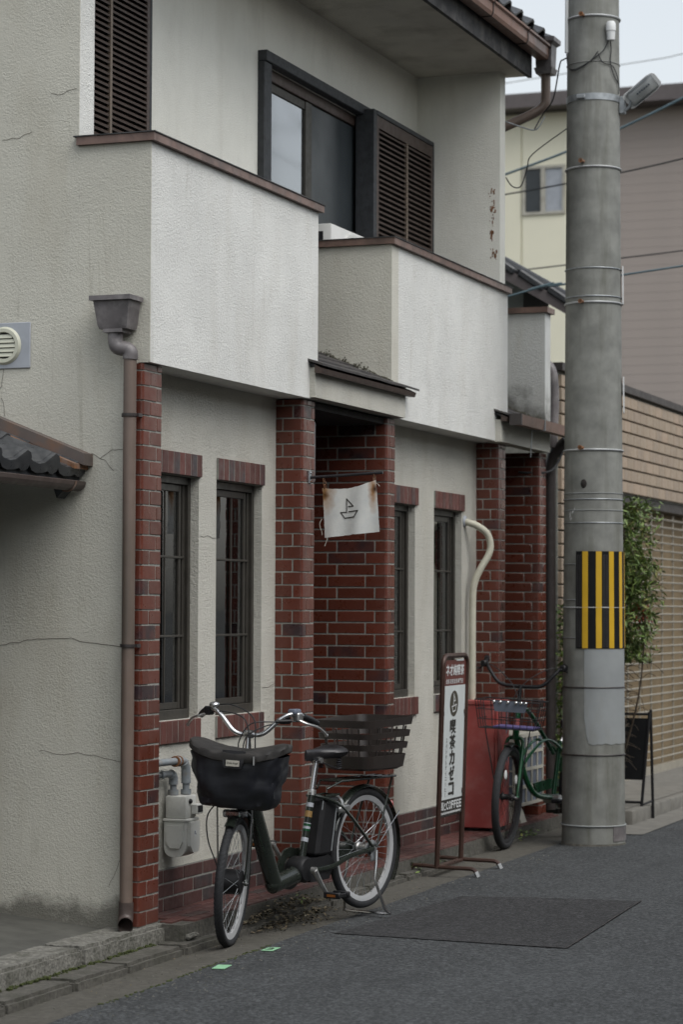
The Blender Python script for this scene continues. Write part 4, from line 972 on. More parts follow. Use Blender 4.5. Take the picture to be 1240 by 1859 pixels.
# ------------------------------------------------------------------ condenser beside the far pillar
oc = thing('small_condenser', 'beige outdoor condenser with grid front on the tiles beside the far brick pillar', 'condenser', (0.0, 6.3, 0.28))
part('case', MB().bbox((-0.20, 6.02, 0.285), (0.045, 6.62, 0.80), .008), 'beige', oc)
part('grid_back', MB().box((0.0455, 6.05, 0.31), (0.0465, 6.60, 0.775)), 'bluegrey', oc)
gb = MB()
for z in (0.30, 0.42, 0.54, 0.66, 0.775): gb.box((0.047, 6.03, z-.011), (0.056, 6.61, z+.011))
for y in (6.04, 6.18, 6.32, 6.46, 6.60): gb.box((0.0475, y-.012, 0.30), (0.0555, y+.012, 0.775))
part('grid', gb, 'beige', oc)
part('side_frame', MB().bbox((-0.19, 6.012, 0.30), (0.04, 6.0195, 0.79), .002), 'beige', oc)
sgr = MB()
for x in (-0.16, -0.075, 0.01): sgr.box((x-.006, 6.004, 0.32), (x+.006, 6.0115, 0.64))
for z in (0.32, 0.43, 0.535, 0.64): sgr.box((-0.166, 6.0042, z-.006), (0.016, 6.0113, z+.006))
for (xa, xb) in ((-.154, -.081), (-.069, .004)):
    for za in (.326, .436, .541): pass
part('side_grid', sgr, 'beige', oc)
part('side_dark', MB().box((-0.165, 6.0117, 0.325), (0.015, 6.0119, 0.638)), 'bluegrey', oc)
blk = single('concrete_block', MB().prism([(-0.15, 0.176), (-0.12, 0.284), (0.035, 0.284), (0.075, 0.176)], 1, 5.99, 6.12), 'beige', 'pale concrete foot block under the beige condenser', 'block')

# ------------------------------------------------------------------ sign stand
SO = Vector((0.330, 3.75, 0.085))
sg = thing('sign_stand', 'tall narrow brown framed cafe sign with a white panel standing by the kerb', 'sign', SO, pi/2+radians(1))
lean = 0.030
def SL(x, z, y=0.0): return (x, y+0.052-lean*z, z)          # panel local: x along, -y to the street
W2 = 0.245
fr = []
for p in [(-W2, 0.035), (-W2, 0.5), (-W2, 1.22)]: fr.append(SL(*p))
for i in range(7):
    a = pi-pi/2*i/6; fr.append(SL(-W2+0.06+0.06*cos(a), 1.235+0.06*sin(a)))
for i in range(7):
    a = pi/2-pi/2*i/6; fr.append(SL(W2-0.06+0.06*cos(a), 1.235+0.06*sin(a)))
for p in [(W2, 1.2), (W2, 0.5), (W2, 0.035)]: fr.append(SL(*p))
part('frame', MB().tube(fr, 0.0155, 10), 'signbrown', sg, world=False)
def panel(name, z0, z1, m, y=0.0, x0=-0.228, x1=0.228):
    mb = MB()
    a, b, c, d = SL(x0, z0, y), SL(x1, z0, y), SL(x1, z1, y), SL(x0, z1, y); t = Vector((0, 0.008, 0))
    mb.loft([[Vector(q) for q in (a, b, c, d)], [Vector(q)+t for q in (a, b, c, d)]], True, True, False); return part(name, mb, m, sg, world=False)
p_red = panel('top_panel', 1.115, 1.268, 'signred'); p_wh = panel('white_panel', 0.432, 1.1145, 'signwhite'); p_bl = panel('bottom_panel', 0.335, 0.4315, 'ink')
for x in (-0.228, 0.228):
    for z in (0.47, 0.95): part('clip', MB().bbox(Vector(SL(x, z, -0.004))-Vector((0.016, 0.004, 0.014)), Vector(SL(x, z, -0.004))+Vector((0.016, 0.004, 0.014)), .002), 'signbrown', sg, world=False)
part('paper_slip', MB().quad(SL(0.02, 1.262, -0.003), SL(0.17, 1.262, -0.003), SL(0.17, 1.272, -0.003), SL(0.02, 1.272, -0.003)), 'signwhite', sg, world=False)
part('panel_back', MB().box((-0.228, 0.055, 0.325), (0.228, 0.062, 0.333)), 'signbrown', sg, world=False)
dg = None
def text_part(name, s, cx, cz, wd, ht, m, parent, y=-0.0015, map3=None, bold=0.0):
    cu = bpy.data.curves.new('txt', 'FONT'); cu.body = s; cu.offset = 0.008; cu.resolution_u = 3
    ob = bpy.data.objects.new('txt', cu); COL.objects.link(ob); bpy.context.view_layer.update()
    me = bpy.data.meshes.new_from_object(ob.evaluated_get(bpy.context.evaluated_depsgraph_get()))
    bpy.data.objects.remove(ob); bpy.data.curves.remove(cu)
    xs = [v.co.x for v in me.vertices]; ys_ = [v.co.y for v in me.vertices]
    if not xs: return None
    x0, x1, y0, y1 = min(xs), max(xs), min(ys_), max(ys_)
    f = map3 or (lambda x, z: SL(x, z, y))
    mb = MB(); wd -= 2*bold*wd; ht -= bold*ht
    nrm_ = (Vector(f(0.01, 0))-Vector(f(0, 0))).cross(Vector(f(0, 0.01))-Vector(f(0, 0))).normalized()
    for q, (ox, oz) in enumerate(((0, 0), (bold, 0), (-bold, 0), (0, bold*.5), (0, -bold*.5)) if bold else ((0, 0),)):
        vs = [Vector(f(cx+((v.co.x-x0)/(x1-x0)-.5+ox)*wd, cz+((v.co.y-y0)/(y1-y0)-.5+oz)*ht))+nrm_*0.00025*q for v in me.vertices]
        mb.add(vs, [tuple(p.vertices) for p in me.polygons])
    bpy.data.meshes.remove(me)
    return part(name, mb, m, parent, world=False, fix=False)
for i, ch in enumerate('ネオ純喫茶'): text_part('lettering', ch, -0.150+i*0.075, 1.208, 0.073, 0.068, 'white', p_red, bold=0.04)
for i, ch in enumerate('自家焙煎珈琲専門店'): text_part('lettering', ch, -0.160+i*0.0395, 1.140, 0.032, 0.030, 'white', p_red)
for i, ch in enumerate('喫茶カゼコ'):
    text_part('lettering', ch, -0.01, 0.868-i*0.094, 0.122 if i < 2 else 0.116, 0.090 if i < 4 else 0.080, 'ink', p_wh, bold=0.03 if i < 2 else 0.07)
for i, ch in enumerate('スペシャルティ'): text_part('lettering', ch, -0.128, 0.785-i*0.0325, 0.026, 0.026, 'ink', p_wh)
for i, ch in enumerate('コ|ヒ|'): text_part('lettering', ch, -0.128, 0.785-(i+7)*0.0325, 0.026 if ch != '|' else 0.005, 0.024, 'ink', p_wh)
for i, ch in enumerate('風とCOFFEE'): text_part('lettering', ch, -0.182+i*0.0525, 0.394, 0.047 if i else 0.05, 0.050, 'white', p_bl, bold=0.03 if i < 2 else 0.06)
mb = MB()
for i in range(24): 
    x = -0.205+i*0.0170; mb.quad(SL(x, 0.345, -.0015), SL(x+.0125, 0.345, -.0015), SL(x+.0125, 0.357, -.0015), SL(x, 0.357, -.0015))
part('fine_print', mb, 'white', p_bl, world=False, kind='stuff')
mb = MB(); cz = 1.005
o_ = [SL(0.0, cz, -.0015)]+[SL(0.084*cos(2*pi*i/40), cz+0.078*sin(2*pi*i/40), -.0015) for i in range(40)]
mb.add(o_, [(0, 1+i, 1+(i+1) % 40) for i in range(40)]); part('round_logo', mb, 'olive', p_wh, world=False)
mb = MB()
def stroke2(pts, wdt=0.0042):
    for (a, b) in zip(pts[:-1], pts[1:]):
        a, b = Vector(a), Vector(b); d = (b-a).normalized()*wdt; a = a-d; b = b+d; nr = Vector((-(b-a).y, (b-a).x)).normalized()*wdt
        mb.add([SL(*(a+nr), -.003), SL(*(a-nr), -.003), SL(*(b-nr), -.003), SL(*(b+nr), -.003)], [(0, 1, 2, 3)])
lx = lambda px, py: ((px-600)*0.00046, cz-(py-690)*0.00052)
stroke2([lx(*p) for p in [(590, 660), (645, 655), (567, 578), (567, 720), (500, 724), (545, 783), (655, 772), (702, 703), (592, 716)]]); part('boat_mark', mb, 'white', p_wh, world=False)
for x in (-W2, W2):
    zf = -0.005
    rn = smooth_path([(x, -0.20, zf), (x, -0.185, 0.028), (x, -0.15, 0.040), (x, 0.0, 0.042), (x, 0.17, 0.050), (x, 0.20, 0.045), (x, 0.215, 0.028)], 4)
    r_ = part('runner', MB().tube(rn, 0.0125, 8), 'signbrown', sg, world=False)
    part('foot_cap', MB().tube([(x, -0.205, -0.008), (x, -0.190, 0.022)], 0.0150, 8), 'alu', r_, world=False)
part('cross_bar', MB().bbox((-W2+.012, 0.032, 0.030), (W2-.012, 0.072, 0.050), .004), 'signbrown', sg, world=False)

# ------------------------------------------------------------------ green tape marks, stone, leaves
for (ps, lab) in (([(0.495, -0.297), (0.554, -0.292), (0.541, -0.178), (0.479, -0.186)], 'plain green tape square on the asphalt, the nearer of two'), ([(0.488, 0.290), (0.545, 0.290), (0.541, 0.403), (0.486, 0.388)], 'green tape square with a black mark on it, farther up the asphalt')):
    c = sum((Vector((*p, 0)) for p in ps), Vector())/4; c.z = rz(c.x, c.y)+0.004
    t = thing('tape_mark', lab, 'tape', c, 0, 'green tape marks on the road')
    part('tape_sheet', MB().loft([[(x, y, rz(x, y)+.003) for x, y in ps], [(x, y, rz(x, y)+.0055) for x, y in ps]], True, True, False), 'tape', t)
    if 'black' in lab:
        text_part('tape_number', '2', 0, 0, 0.038, 0.055, 'ink', t, map3=lambda x, z: (x, z, 0.0032))
single('broken_stone', rough_block((0.07, 0.23, 0.10), (0.15, 0.34, 0.125), 0.008, 77, 0.02, 0.008), 'kerb', 'small broken flat stone lying in front of the corner brick pillar', 'stone')
mb = MB(); random.seed(21)
def leafquad(mb, c, l, w_, rot, tilt, curl=0.3):
    Mx = Matrix.Translation(c) @ Matrix.Rotation(rot, 4, 'Z') @ Matrix.Rotation(tilt, 4, 'X') @ Matrix.Rotation(random.uniform(-.5, .5), 4, 'Y')
    pts = [(-l/2, 0, 0), (-l*.1, -w_/2, l*curl*.15), (l*.25, -w_*.35, l*curl*.2), (l/2, 0, 0), (l*.25, w_*.35, l*curl*.2), (-l*.1, w_/2, l*curl*.15)]
    mb.add([Mx @ Vector(p) for p in pts], [(0, 1, 2, 3, 4, 5)])
for i in range(1000):
    t = random.random(); y = 0.92+1.0*t+random.gauss(0, .06); base = abs(random.gauss(0, .055))
    x = 0.135+base*(0.7+1.0*sin(pi*t)); z0 = 0.095+.004*y if x < 0.185 else gz(x, y)+.004
    pile = max(0, 0.075*(1-(x-0.13)/0.2))*sin(pi*clampf(t, 0, 1))
    leafquad(mb, (x, y, z0+random.random()*pile), random.uniform(.012, .034), random.uniform(.006, .016), random.uniform(0, 6.3), random.uniform(-.6, .6))
for i in range(260): 
    y = random.uniform(-1.2, 4.6); x = random.choice([random.gauss(0.215, .02), random.gauss(0.30, .08)]); 
    leafquad(mb, (x, y, gz(x, y)+.003), random.uniform(.006, .016), random.uniform(.003, .007), random.uniform(0, 6.3), random.uniform(-.2, .2))
gv = MB(); random.seed(61)
for i in range(420):
    y = random.uniform(-1.6, 4.8); x = 0.45+abs(random.gauss(0, .16))*random.choice([-1, 1, 1]); r = random.uniform(.0015, .005)
    if x < .21: continue
    z = gz(x, y) if x < .44 else rz(x, y); gv.sphere((x, y, z+r*.3), r, 5, 3, (1.2, 1, .7))
part('gravel', gv, 'kerb', None, kind='stuff')
part('fallen_leaves', mb, 'leafdry', None, kind='stuff')
mb = MB(); random.seed(31)
for (cx, cy, cz, n, s) in ((0.16, 3.55, 0.10, 26, .05), (0.15, 3.95, 0.10, 14, .04), (0.17, 1.62, 0.13, 10, .035), (0.16, 5.75, 0.1, 30, .06), (0.16, 5.95, 0.1, 18, .05), (0.05, -1.9, 0.09, 10, .03), (0.16, 2.2, .1, 8, .03)):
    for i in range(n): leafquad(mb, (cx+random.gauss(0, s*.4), cy+random.gauss(0, s), cz+random.random()*s), random.uniform(.02, .04), random.uniform(.008, .016), random.uniform(0, 6.3), random.uniform(-.8, .8))
part('kerb_weeds', mb, 'leaf', None, kind='stuff')
# ------------------------------------------------------------------ bicycles
def wheel(bike, name, M, R, tr, rim_m, rim_w, rim_d, hub, nsp=36, tread=False, label=None, spoke_m='galv'):
    """M places a wheel whose axle is the local y axis"""
    w_ = bpy.data.objects.new(name, None); COL.objects.link(w_); w_.parent = bike; w_.empty_display_size = .1; WP[w_] = WP[bike]
    rc_ = R-tr
    def P(name, mb, m, kind=None): mb.xf(M); return part(name, mb, m, w_, kind=kind, world=False)
    pr = [(rc_+tr*cos(a), tr*sin(a)) for a in [2*pi*i/12 for i in range(12)]]
    t = MB().lathe(pr, (0, 0, 0), 'y', 56, closed_prof=True)
    if tread:
        for k in range(84):
            a = 2*pi*k/84
            for sgn in (-1, 1):
                pts = []
                for j in range(4):
                    b = sgn*(0.10+0.33*j); aa = a+0.028*j; rr = rc_+(tr+0.0006)*cos(b)
                    pts.append((rr*cos(aa), (tr+0.0006)*sin(b), rr*sin(aa)))
                t.tube(pts, 0.0016, 3, caps=False)
    P('tyre', t, 'tyre')
    ro = rc_-tr*0.75
    P('rim', MB().lathe([(ro, rim_w), (ro+0.006, rim_w), (ro+0.006, -rim_w), (ro, -rim_w), (ro-rim_d, -rim_w*0.6), (ro-rim_d, rim_w*0.6)], (0, 0, 0), 'y', 56, closed_prof=True), rim_m)
    hb = MB(); hb.lathe(hub, (0, 0, 0), 'y', 24); P('hub', hb, 'black' if hub[len(hub)//2][0] > 0.03 or rim_m == 'black' else 'alu')
    P('axle', MB().tube([(0, -0.075, 0), (0, 0.075, 0)], 0.006, 8).lathe([(0, .058), (.011, .058), (.011, .070), (0, .072)], (0, 0, 0), 'y', 10).lathe([(0, -.058), (.011, -.058), (.011, -.070), (0, -.072)], (0, 0, 0), 'y', 10), 'alu')
    sp = MB(); hr = max(h[0] for h in hub)-.003; hy = max(h[1] for h in hub)*0.75
    for k in range(nsp):
        a = 2*pi*(k+.25)/nsp; side = 1 if k % 2 else -1; sk = 0.42 if (k//2) % 2 else -0.42
        sp.tube([(hr*cos(a+sk), side*hy, hr*sin(a+sk)), ((ro-rim_d)*cos(a), 0.002*side, (ro-rim_d)*sin(a))], 0.0010, 4, caps=False)
        sp.tube([((ro-rim_d-.012)*cos(a), 0.002*side, (ro-rim_d-.012)*sin(a)), ((ro-rim_d+.001)*cos(a), 0.002*side, (ro-rim_d+.001)*sin(a))], 0.002, 4, caps=False)
    P('spokes', sp, spoke_m, 'stuff')
    return w_
def both(f):
    mb = MB()
    for s_ in (1, -1): f(mb, s_)
    return mb
def L_(bike, name, mb, m, parent=None, label=None, kind=None): return part(name, mb, m, parent or bike, label=label, world=False, kind=kind)

d1 = Vector((-0.21693, -0.97619, 0))
bk1 = thing('electric_bicycle', 'dark green electric bicycle with a black covered front basket and brown rear basket', 'bicycle', (0.53, 1.67, 0.05), atan2(d1.y, d1.x))
RA, RR = Vector((0.07, 0, 0.372)), 0.310
A, B = Vector((1.100, 0, 1.00)), Vector((1.205, 0, 0.36))
ST = Matrix.Translation(A) @ Matrix.Rotation(radians(23), 4, (A-B).normalized()) @ Matrix.Translation(-A)
FA = Vector((1.245, 0, 0.305)); FR = 0.310
wheel(bk1, 'rear_wheel', Matrix.Translation(RA), RR, 0.0215, 'rim', 0.0135, 0.026, [(0.0, -.05), (.018, -.05), (.030, -.03), (.030, -.026), (.022, -.02), (.022, .02), (.030, .026), (.030, .03), (.018, .05), (0, .05)])
wheel(bk1, 'front_wheel', ST @ Matrix.Translation(FA), FR, 0.0215, 'rim', 0.0135, 0.026, [(0, -.048), (.05, -.046), (.060, -.035), (.060, .03), (.055, .035), (.055, .044), (.04, .048), (0, .05)], tread=True)
frm = MB()
frm.tube([(1.115, 0, 0.70), (1.05, 0, 0.615), (0.885, 0, 0.265)], .034, 14, rad=[.040, .042, .042]).tube([(0.90, 0, 0.252), (0.64, 0, 0.300)], .034, 14, rad=[.040, .046])
frm.sphere((0.888, 0, 0.260), 0.0425, 12, 8)
frm.tube([(0.655, 0, 0.30), (0.552, 0, 0.685)], .0185, 12)
hd = (A-B).normalized(); hm = B.lerp(A, 0.53)
frm.tube([hm-hd*.085, hm+hd*.085], .025, 14)
for s_ in (1, -1):
    frm.tube(smooth_path([(0.555, s_*.022, 0.672), (0.47, s_*.06, 0.645), (0.34, s_*.068, 0.585), (0.085, s_*.068, 0.382)], 4), .0095, 8)
    frm.tube(smooth_path([(0.63, s_*.03, 0.300), (0.44, s_*.055, 0.312), (0.30, s_*.068, 0.352), (0.085, s_*.072, 0.372)], 4), .0125, 8, flat=.75)
    frm.bbox((0.05, s_*.064-.004, 0.345), (0.11, s_*.064+.004, 0.395), .003)
frame1 = L_(bk1, 'frame', frm, 'bikegreen')
L_(bk1, 'lug_ring', MB().tube([hm-hd*.09, hm-hd*.080], .028, 14).tube([hm+hd*.080, hm+hd*.10], .027, 14), 'alu', frame1)
L_(bk1, 'warning_sticker', MB().tube([(0.585, 0, 0.565), (0.577, 0, 0.595)], .0192, 14, caps=False), 'ochre', frame1)
for (xa, za, xb, zb) in ((0.602, 0.497, 0.592, 0.537), (0.617, 0.445, 0.611, 0.465), (0.571, 0.615, 0.566, 0.635)): L_(bk1, 'white_sticker', MB().tube([(xa, 0, za), (xb, 0, zb)], .0191, 14, caps=False), 'ventgrey', frame1)
for (xa, za, xb, zb) in ((0.602, 0.497, 0.5995, 0.508), (0.5965, 0.520, 0.593, 0.532)): L_(bk1, 'green_sticker', MB().tube([(xa, 0, za), (xb, 0, zb)], .0195, 14, caps=False), 'greenpaint', frame1)
L_(bk1, 'seat_post', MB().tube([(0.556, 0, 0.67), (0.508, 0, 0.85)], .0135, 12), 'steel')
L_(bk1, 'seat_clamp', MB().tube([(0.5545, 0, 0.672), (0.548, 0, 0.70)], .0215, 12).tube([(0.56, 0.0, 0.69), (0.60, .03, 0.695)], .006, 8), 'alu')
# saddle
def saddle(c, l, wdt, h):
    rings = []
    for i in range(13):
        t = i/12; x = c[0]+l*(0.5-t)
        wd = 0.018+(wdt/2-0.018)*(1/(1+math.exp(-(t-0.56)*13))); wd *= (1-0.75*max(0, (t-0.90)/0.10)**2)
        if i == 0: wd = .008
        top = h*(0.80+0.25*t-0.16*sin(pi*t))*(1-0.5*max(0, (t-.93)/.07)); 
        ring = []
        for k in range(14):
            a = 2*pi*k/14; y = wd*cos(a); z = top*0.55*sin(a) if sin(a) > 0 else h*0.55*sin(a)*(1.15 if abs(cos(a)) > .5 else .6)
            ring.append((x, c[1]+y, c[2]+z+(0.012*t)))
        rings.append(ring)
    return MB().loft(rings)
sd1 = L_(bk1, 'saddle', saddle((0.475, 0, 0.875), 0.265, 0.20, 0.060), 'leather')
spg = MB()
for s_ in (1, -1):
    spg.tube([(0.39+0.014*cos(a), s_*.055+0.014*sin(a), 0.80+a*0.0018) for a in [i*0.6 for i in range(60)]], .003, 5).tube([(0.57, s_*.02, 0.855), (0.51, s_*.025, 0.838), (0.40, s_*.05, 0.80)], .0035, 6)
L_(bk1, 'saddle_spring', spg, 'chrome_dark', sd1)
L_(bk1, 'saddle_clamp', MB().lathe([(0, -.03), (.014, -.03), (.014, .03), (0, .03)], (0.505, 0, 0.845), 'y', 12), 'alu', sd1)
# battery and motor
bt = MB(); rings = []
for i, (h_, e) in enumerate(((0.375, .006), (0.385, 0), (0.64, 0), (0.655, .008))):
    cx = 0.497-(h_-0.375)*0.215; rings.append([(cx+a*(0.078-e), b*(0.047-e), h_) for a, b in ((-1, -.6), (-.85, -1), (.7, -1), (1, -.7), (1, .7), (.7, 1), (-.85, 1), (-1, .6))])
bat = L_(bk1, 'battery', bt.loft(rings, smooth=False), 'black')
L_(bk1, 'battery_trim', MB().tube([(0.445, .0485, 0.39), (0.40, .0485, 0.60)], .0035, 6).tube([(0.53, .0485, 0.60), (0.52, .0485, 0.645)], .0025, 6), 'galv', bat)
L_(bk1, 'battery_handle', MB().tube([(0.49, -.04, 0.665), (0.49, .04, 0.665), (0.37, .045, 0.668), (0.37, -.045, 0.668)], .006, 8, closed=True), 'bikegreen', bat)
mt = MB().lathe([(0, -.05), (.055, -.05), (.065, -.035), (.065, .035), (.055, .05), (0, .052)], (0.655, 0, 0.312), 'y', 28).loft([[(0.66, y, 0.36), (0.45, y, 0.37), (0.40, y, 0.33), (0.45, y, 0.25), (0.62, y, 0.245)] for y in (-.040, .040)], smooth=False)
L_(bk1, 'motor_unit', mt, 'black')
cc = MB().lathe([(0.058, -.078), (0.095, -.078), (0.105, -.070), (0.105, -.058), (0.058, -.058)], (0.655, 0, 0.312), 'y', 36, closed_prof=True)
cc.loft([[(0.64, y, 0.408), (0.12, y, 0.41), (0.02, y, 0.385), (0.02, y, 0.345), (0.12, y, 0.325), (0.64, y, 0.218)] for y in (-.078, -.060)], smooth=False)
L_(bk1, 'chain_case', cc, 'bikegreen')
L_(bk1, 'chainring', MB().lathe([(0.02, -.068), (0.05, -.068), (0.05, -.064), (0.02, -.064)], (0.655, 0, 0.312), 'y', 28, closed_prof=True), 'alu')
def crank(s_, dx, dz):
    p0 = Vector((0.655, s_*.085, 0.312)); p1 = p0+Vector((dx, s_*.012, dz))
    c_ = L_(bk1, 'crank', MB().tube([p0, p0.lerp(p1, .5), p1], .011, 10, rad=[.016, .012, .011], flat=1.1).lathe([(0, -.014), (.017, -.012), (.017, .012), (0, .014)], p0, 'y', 14).lathe([(0, -.011), (.013, -.01), (.013, .01), (0, .011)], p1, 'y', 12), 'alu')
    pc_ = p1+Vector((0, s_*.062, 0)); pe = MB()
    pe.bbox(pc_+Vector((-.052, -.048, -.015)), pc_+Vector((-.030, .048, .015)), .004).bbox(pc_+Vector((.030, -.048, -.015)), pc_+Vector((.052, .048, .015)), .004)
    for y in (-.045, .0, .037): pe.bbox(pc_+Vector((-.030, y-.004, -.010)), pc_+Vector((.030, y+.006, .010)), .003)
    pe.tube([p1, pc_+Vector((0, s_*.04, 0))], .007, 8)
    pd = L_(bk1, 'pedal', pe, 'black')
    for x in (-.0535, .0535): L_(bk1, 'pedal_reflector', MB().box(pc_+Vector((x-.001, -.025, -.006)), pc_+Vector((x+.001, .025, .006))), 'orange', pd)
crank(1, -0.095, -0.125); crank(-1, 0.095, 0.125)
# fork, front fender, brake
def SP(p): return ST @ Vector(p)
fk = MB(); cr = B.lerp(A, 0.40)
fk.tube([SP(cr), SP(hm)], .016, 10)
for s_ in (1, -1):
    fk.tube([SP(p) for p in smooth_path([(cr.x, s_*.02, cr.z+.01), (cr.x+.005, s_*.052, cr.z-.02), (1.19, s_*.058, 0.50), (1.215, s_*.062, 0.38), (1.245, s_*.064, 0.305)], 4)], .0125, 10)
    fk.bbox(SP((1.245, s_*.064, 0.305))-Vector((.012, .004, .016)), SP((1.245, s_*.064, 0.305))+Vector((.012, .004, .016)), .003)
L_(bk1, 'fork', fk, 'bikegreen')
def fender(C, R, a0, a1, wd, M=None, n=30):
    rings = []
    for i in range(n+1):
        a = a0+(a1-a0)*i/n
        rings.append([((R+0.012*cos(b*1.15)-.012)*cos(a)+C.x, wd*sin(b)+C.y, (R+0.012*cos(b*1.15)-.012)*sin(a)+C.z) for b in [-1.35+2.7*k/8 for k in range(9)]])
    rings2 = [[Vector(p) for p in r] for r in rings]
    full = [r+[C+(p-C)*0.994 for p in reversed(r)] for r in rings2]
    mb = MB().loft(full); return mb.xf(M) if M else mb
L_(bk1, 'front_fender', fender(FA, FR+.018, radians(60), radians(150), .026, ST), 'bikegreen')
rf = L_(bk1, 'rear_fender', fender(RA, RR+.020, radians(20), radians(215), .030), 'bikegreen')
rl = RA+Vector((-(RR+.028)*cos(radians(38)), 0, (RR+.028)*sin(radians(38))))
# fender runs towards the back (negative s): mirror handled by angles
L_(bk1, 'rear_reflector', MB().sphere(rl, .017, 12, 8, (.8, 1, 1.3)), 'redglass', rf)
for s_ in (1, -1): L_(bk1, 'fender_stay', MB().tube([(0.065, s_*.075, 0.375), (-0.235, s_*.030, 0.545)], .003, 6), 'steel', rf)
L_(bk1, 'headlight', MB().bbox(SP((1.29, 0, 0.635))-Vector((.035, .055, .020)), SP((1.29, 0, 0.635))+Vector((.035, .055, .020)), .014, 3), 'clear')
L_(bk1, 'lamp_reflector', MB().bbox(SP((1.28, 0, 0.635))-Vector((.030, .045, .014)), SP((1.28, 0, 0.635))+Vector((.030, .045, .014)), .006), 'steel')
bs = MB()
for s_ in (1, -1): bs.tube([SP(p) for p in ((1.245, s_*.072, 0.305), (1.300, s_*.085, 0.63), (1.31, s_*.085, 0.67))], .0045, 6)
L_(bk1, 'basket_stay', bs, 'steel')
# handlebar
hb = []
for s_ in (1,): pass
half = [(1.100, 0.0, 1.000), (1.100, 0.045, 1.000), (1.098, 0.085, 1.018), (1.086, 0.140, 1.075), (1.068, 0.185, 1.105), (1.035, 0.215, 1.108), (0.985, 0.245, 1.095), (0.900, 0.288, 1.065)]
bar = [(x, -y, z) for x, y, z in reversed(half[1:])]+half
bo = L_(bk1, 'handlebar', MB().tube([SP(p) for p in smooth_path(bar, 5)], .0115, 10), 'steel')
L_(bk1, 'stem', MB().tube([SP((1.112, 0, 0.93)), SP((1.102, 0, 0.985))], .0125, 12).lathe([(0, -.022), (.020, -.02), (.022, 0), (.020, .02), (0, .022)], SP((1.100, 0, 1.000)), 'y', 16), 'steel')
for s_ in (1, -1):
    L_(bk1, 'grip', MB().tube([SP(p) for p in ((0.995, s_*.240, 1.098), (0.97, s_*.253, 1.090), (0.93, s_*.273, 1.077), (0.893, s_*.292, 1.062))], .017, 12, rad=[.015, .0165, .0175, .0165]), 'black', bo)
    lv = MB().tube([SP(p) for p in smooth_path([(1.040, s_*.235, 1.080), (1.030, s_*.270, 1.066), (0.985, s_*.310, 1.052), (0.945, s_*.335, 1.030), (0.925, s_*.350, 1.010)], 4)], .0065, 8, flat=1.3)
    lv.sphere(SP((0.925, s_*.350, 1.010)), .009, 8, 6)
    L_(bk1, 'brake_lever', lv, 'alu', bo)
    L_(bk1, 'lever_clamp', MB().bbox(SP((1.030, s_*.222, 1.095))-Vector((.022, .020, .022)), SP((1.030, s_*.222, 1.095))+Vector((.022, .020, .022)), .007), 'alu' if s_ > 0 else 'black', bo)
L_(bk1, 'bell', MB().sphere(SP((1.055, -.19, 1.125)), .026, 14, 8, (1, 1, .7)), 'steel', bo)
L_(bk1, 'shifter', MB().bbox(SP((1.035, .205, 1.120))-Vector((.030, .022, .012)), SP((1.035, .205, 1.120))+Vector((.030, .022, .014)), .008, 2), 'bluegrey', bo)
L_(bk1, 'switch_box', MB().bbox(SP((1.06, .165, 1.075))-Vector((.03, .018, .016)), SP((1.06, .165, 1.075))+Vector((.03, .018, .016)), .006), 'black', bo)
cb = [[(1.035, -.225, 1.075), (1.09, -.15, 1.10), (1.15, -.02, 1.08), (1.165, .02, .98), (1.16, .03, .90)], [(1.02, -.215, 1.115), (1.08, -.10, 1.135), (1.16, .03, 1.085), (1.175, .05, .97), (1.165, .05, .90)],
      [(1.04, .23, 1.075), (1.11, .13, 1.070), (1.16, .02, 1.055), (1.17, -.03, .97), (1.16, -.03, .90)], [(1.05, .17, 1.07), (1.12, .08, 1.045), (1.15, 0, .99), (1.15, -.015, .90)],
      [(1.20, -.075, .70), (1.25, -.14, .62), (1.25, -.135, .50), (1.245, -.085, .38), (1.245, -.068, .32)]]
for c_ in cb: L_(bk1, 'cable', MB().tube([SP(p) for p in smooth_path(c_, 6)], .0034, 6), 'wire')
L_(bk1, 'cable_sleeve', MB().tube([SP((1.07, .20, 1.078)), SP((1.11, .13, 1.072))], .0085, 8), 'black')
# covered front basket
random.seed(4); rings = []; NB = 40
def se(a, n): c, s2 = cos(a), sin(a); return (abs(c)**(2/n)*(1 if c >= 0 else -1), abs(s2)**(2/n)*(1 if s2 >= 0 else -1))
spec = [(0.668, .080, .140, 1.288), (0.673, .104, .166, 1.290), (0.690, .117, .180, 1.294), (0.730, .126, .192, 1.299), (0.78, .131, .202, 1.304), (0.83, .136, .210, 1.308), (0.875, .140, .217, 1.311), (0.905, .143, .222, 1.313), (0.925, .146, .227, 1.314)]
BSH = 0.014
sp2 = []
for q0, q1 in zip(spec[:-1], spec[1:]): sp2 += [q0, tuple((a_+b_)/2 for a_, b_ in zip(q0, q1))]
spec = sp2+[spec[-1]]; NB = 72
for i, (h_, hs_, hl, cx) in enumerate(spec):
    ring = []
    for k in range(NB):
        a = 2*pi*k/NB; c, s2 = se(a, 4.2); p = Vector((cx+hs_*c, hl*s2+BSH, h_))
        n_ = mnoise.noise(Vector((p.x*9, p.y*9, p.z*6)))*0.012+(1-abs(mnoise.noise(Vector((p.x*12+p.z*9, p.y*13-p.z*8, p.z*9+4))))*2)*0.013+(1-abs(mnoise.noise(Vector((p.x*20, p.y*22+p.z*22, p.z*12+9))))*2)*0.006-.008
        fold = 0.006*sin(p.y*30+p.z*38)*sin(pi*min(1, i/14))
        p += Vector((c, s2, 0)).normalized()*(n_*(1 if i < 13 else .45)+fold)+Vector((0, 0, 0.010*mnoise.noise(Vector((c*2, s2*4, 0)))*(i < 4))); ring.append(SP(p))
    rings.append(ring)
cover = L_(bk1, 'basket_cover', MB().loft(rings, True, False), 'cloth_black')
rings = []
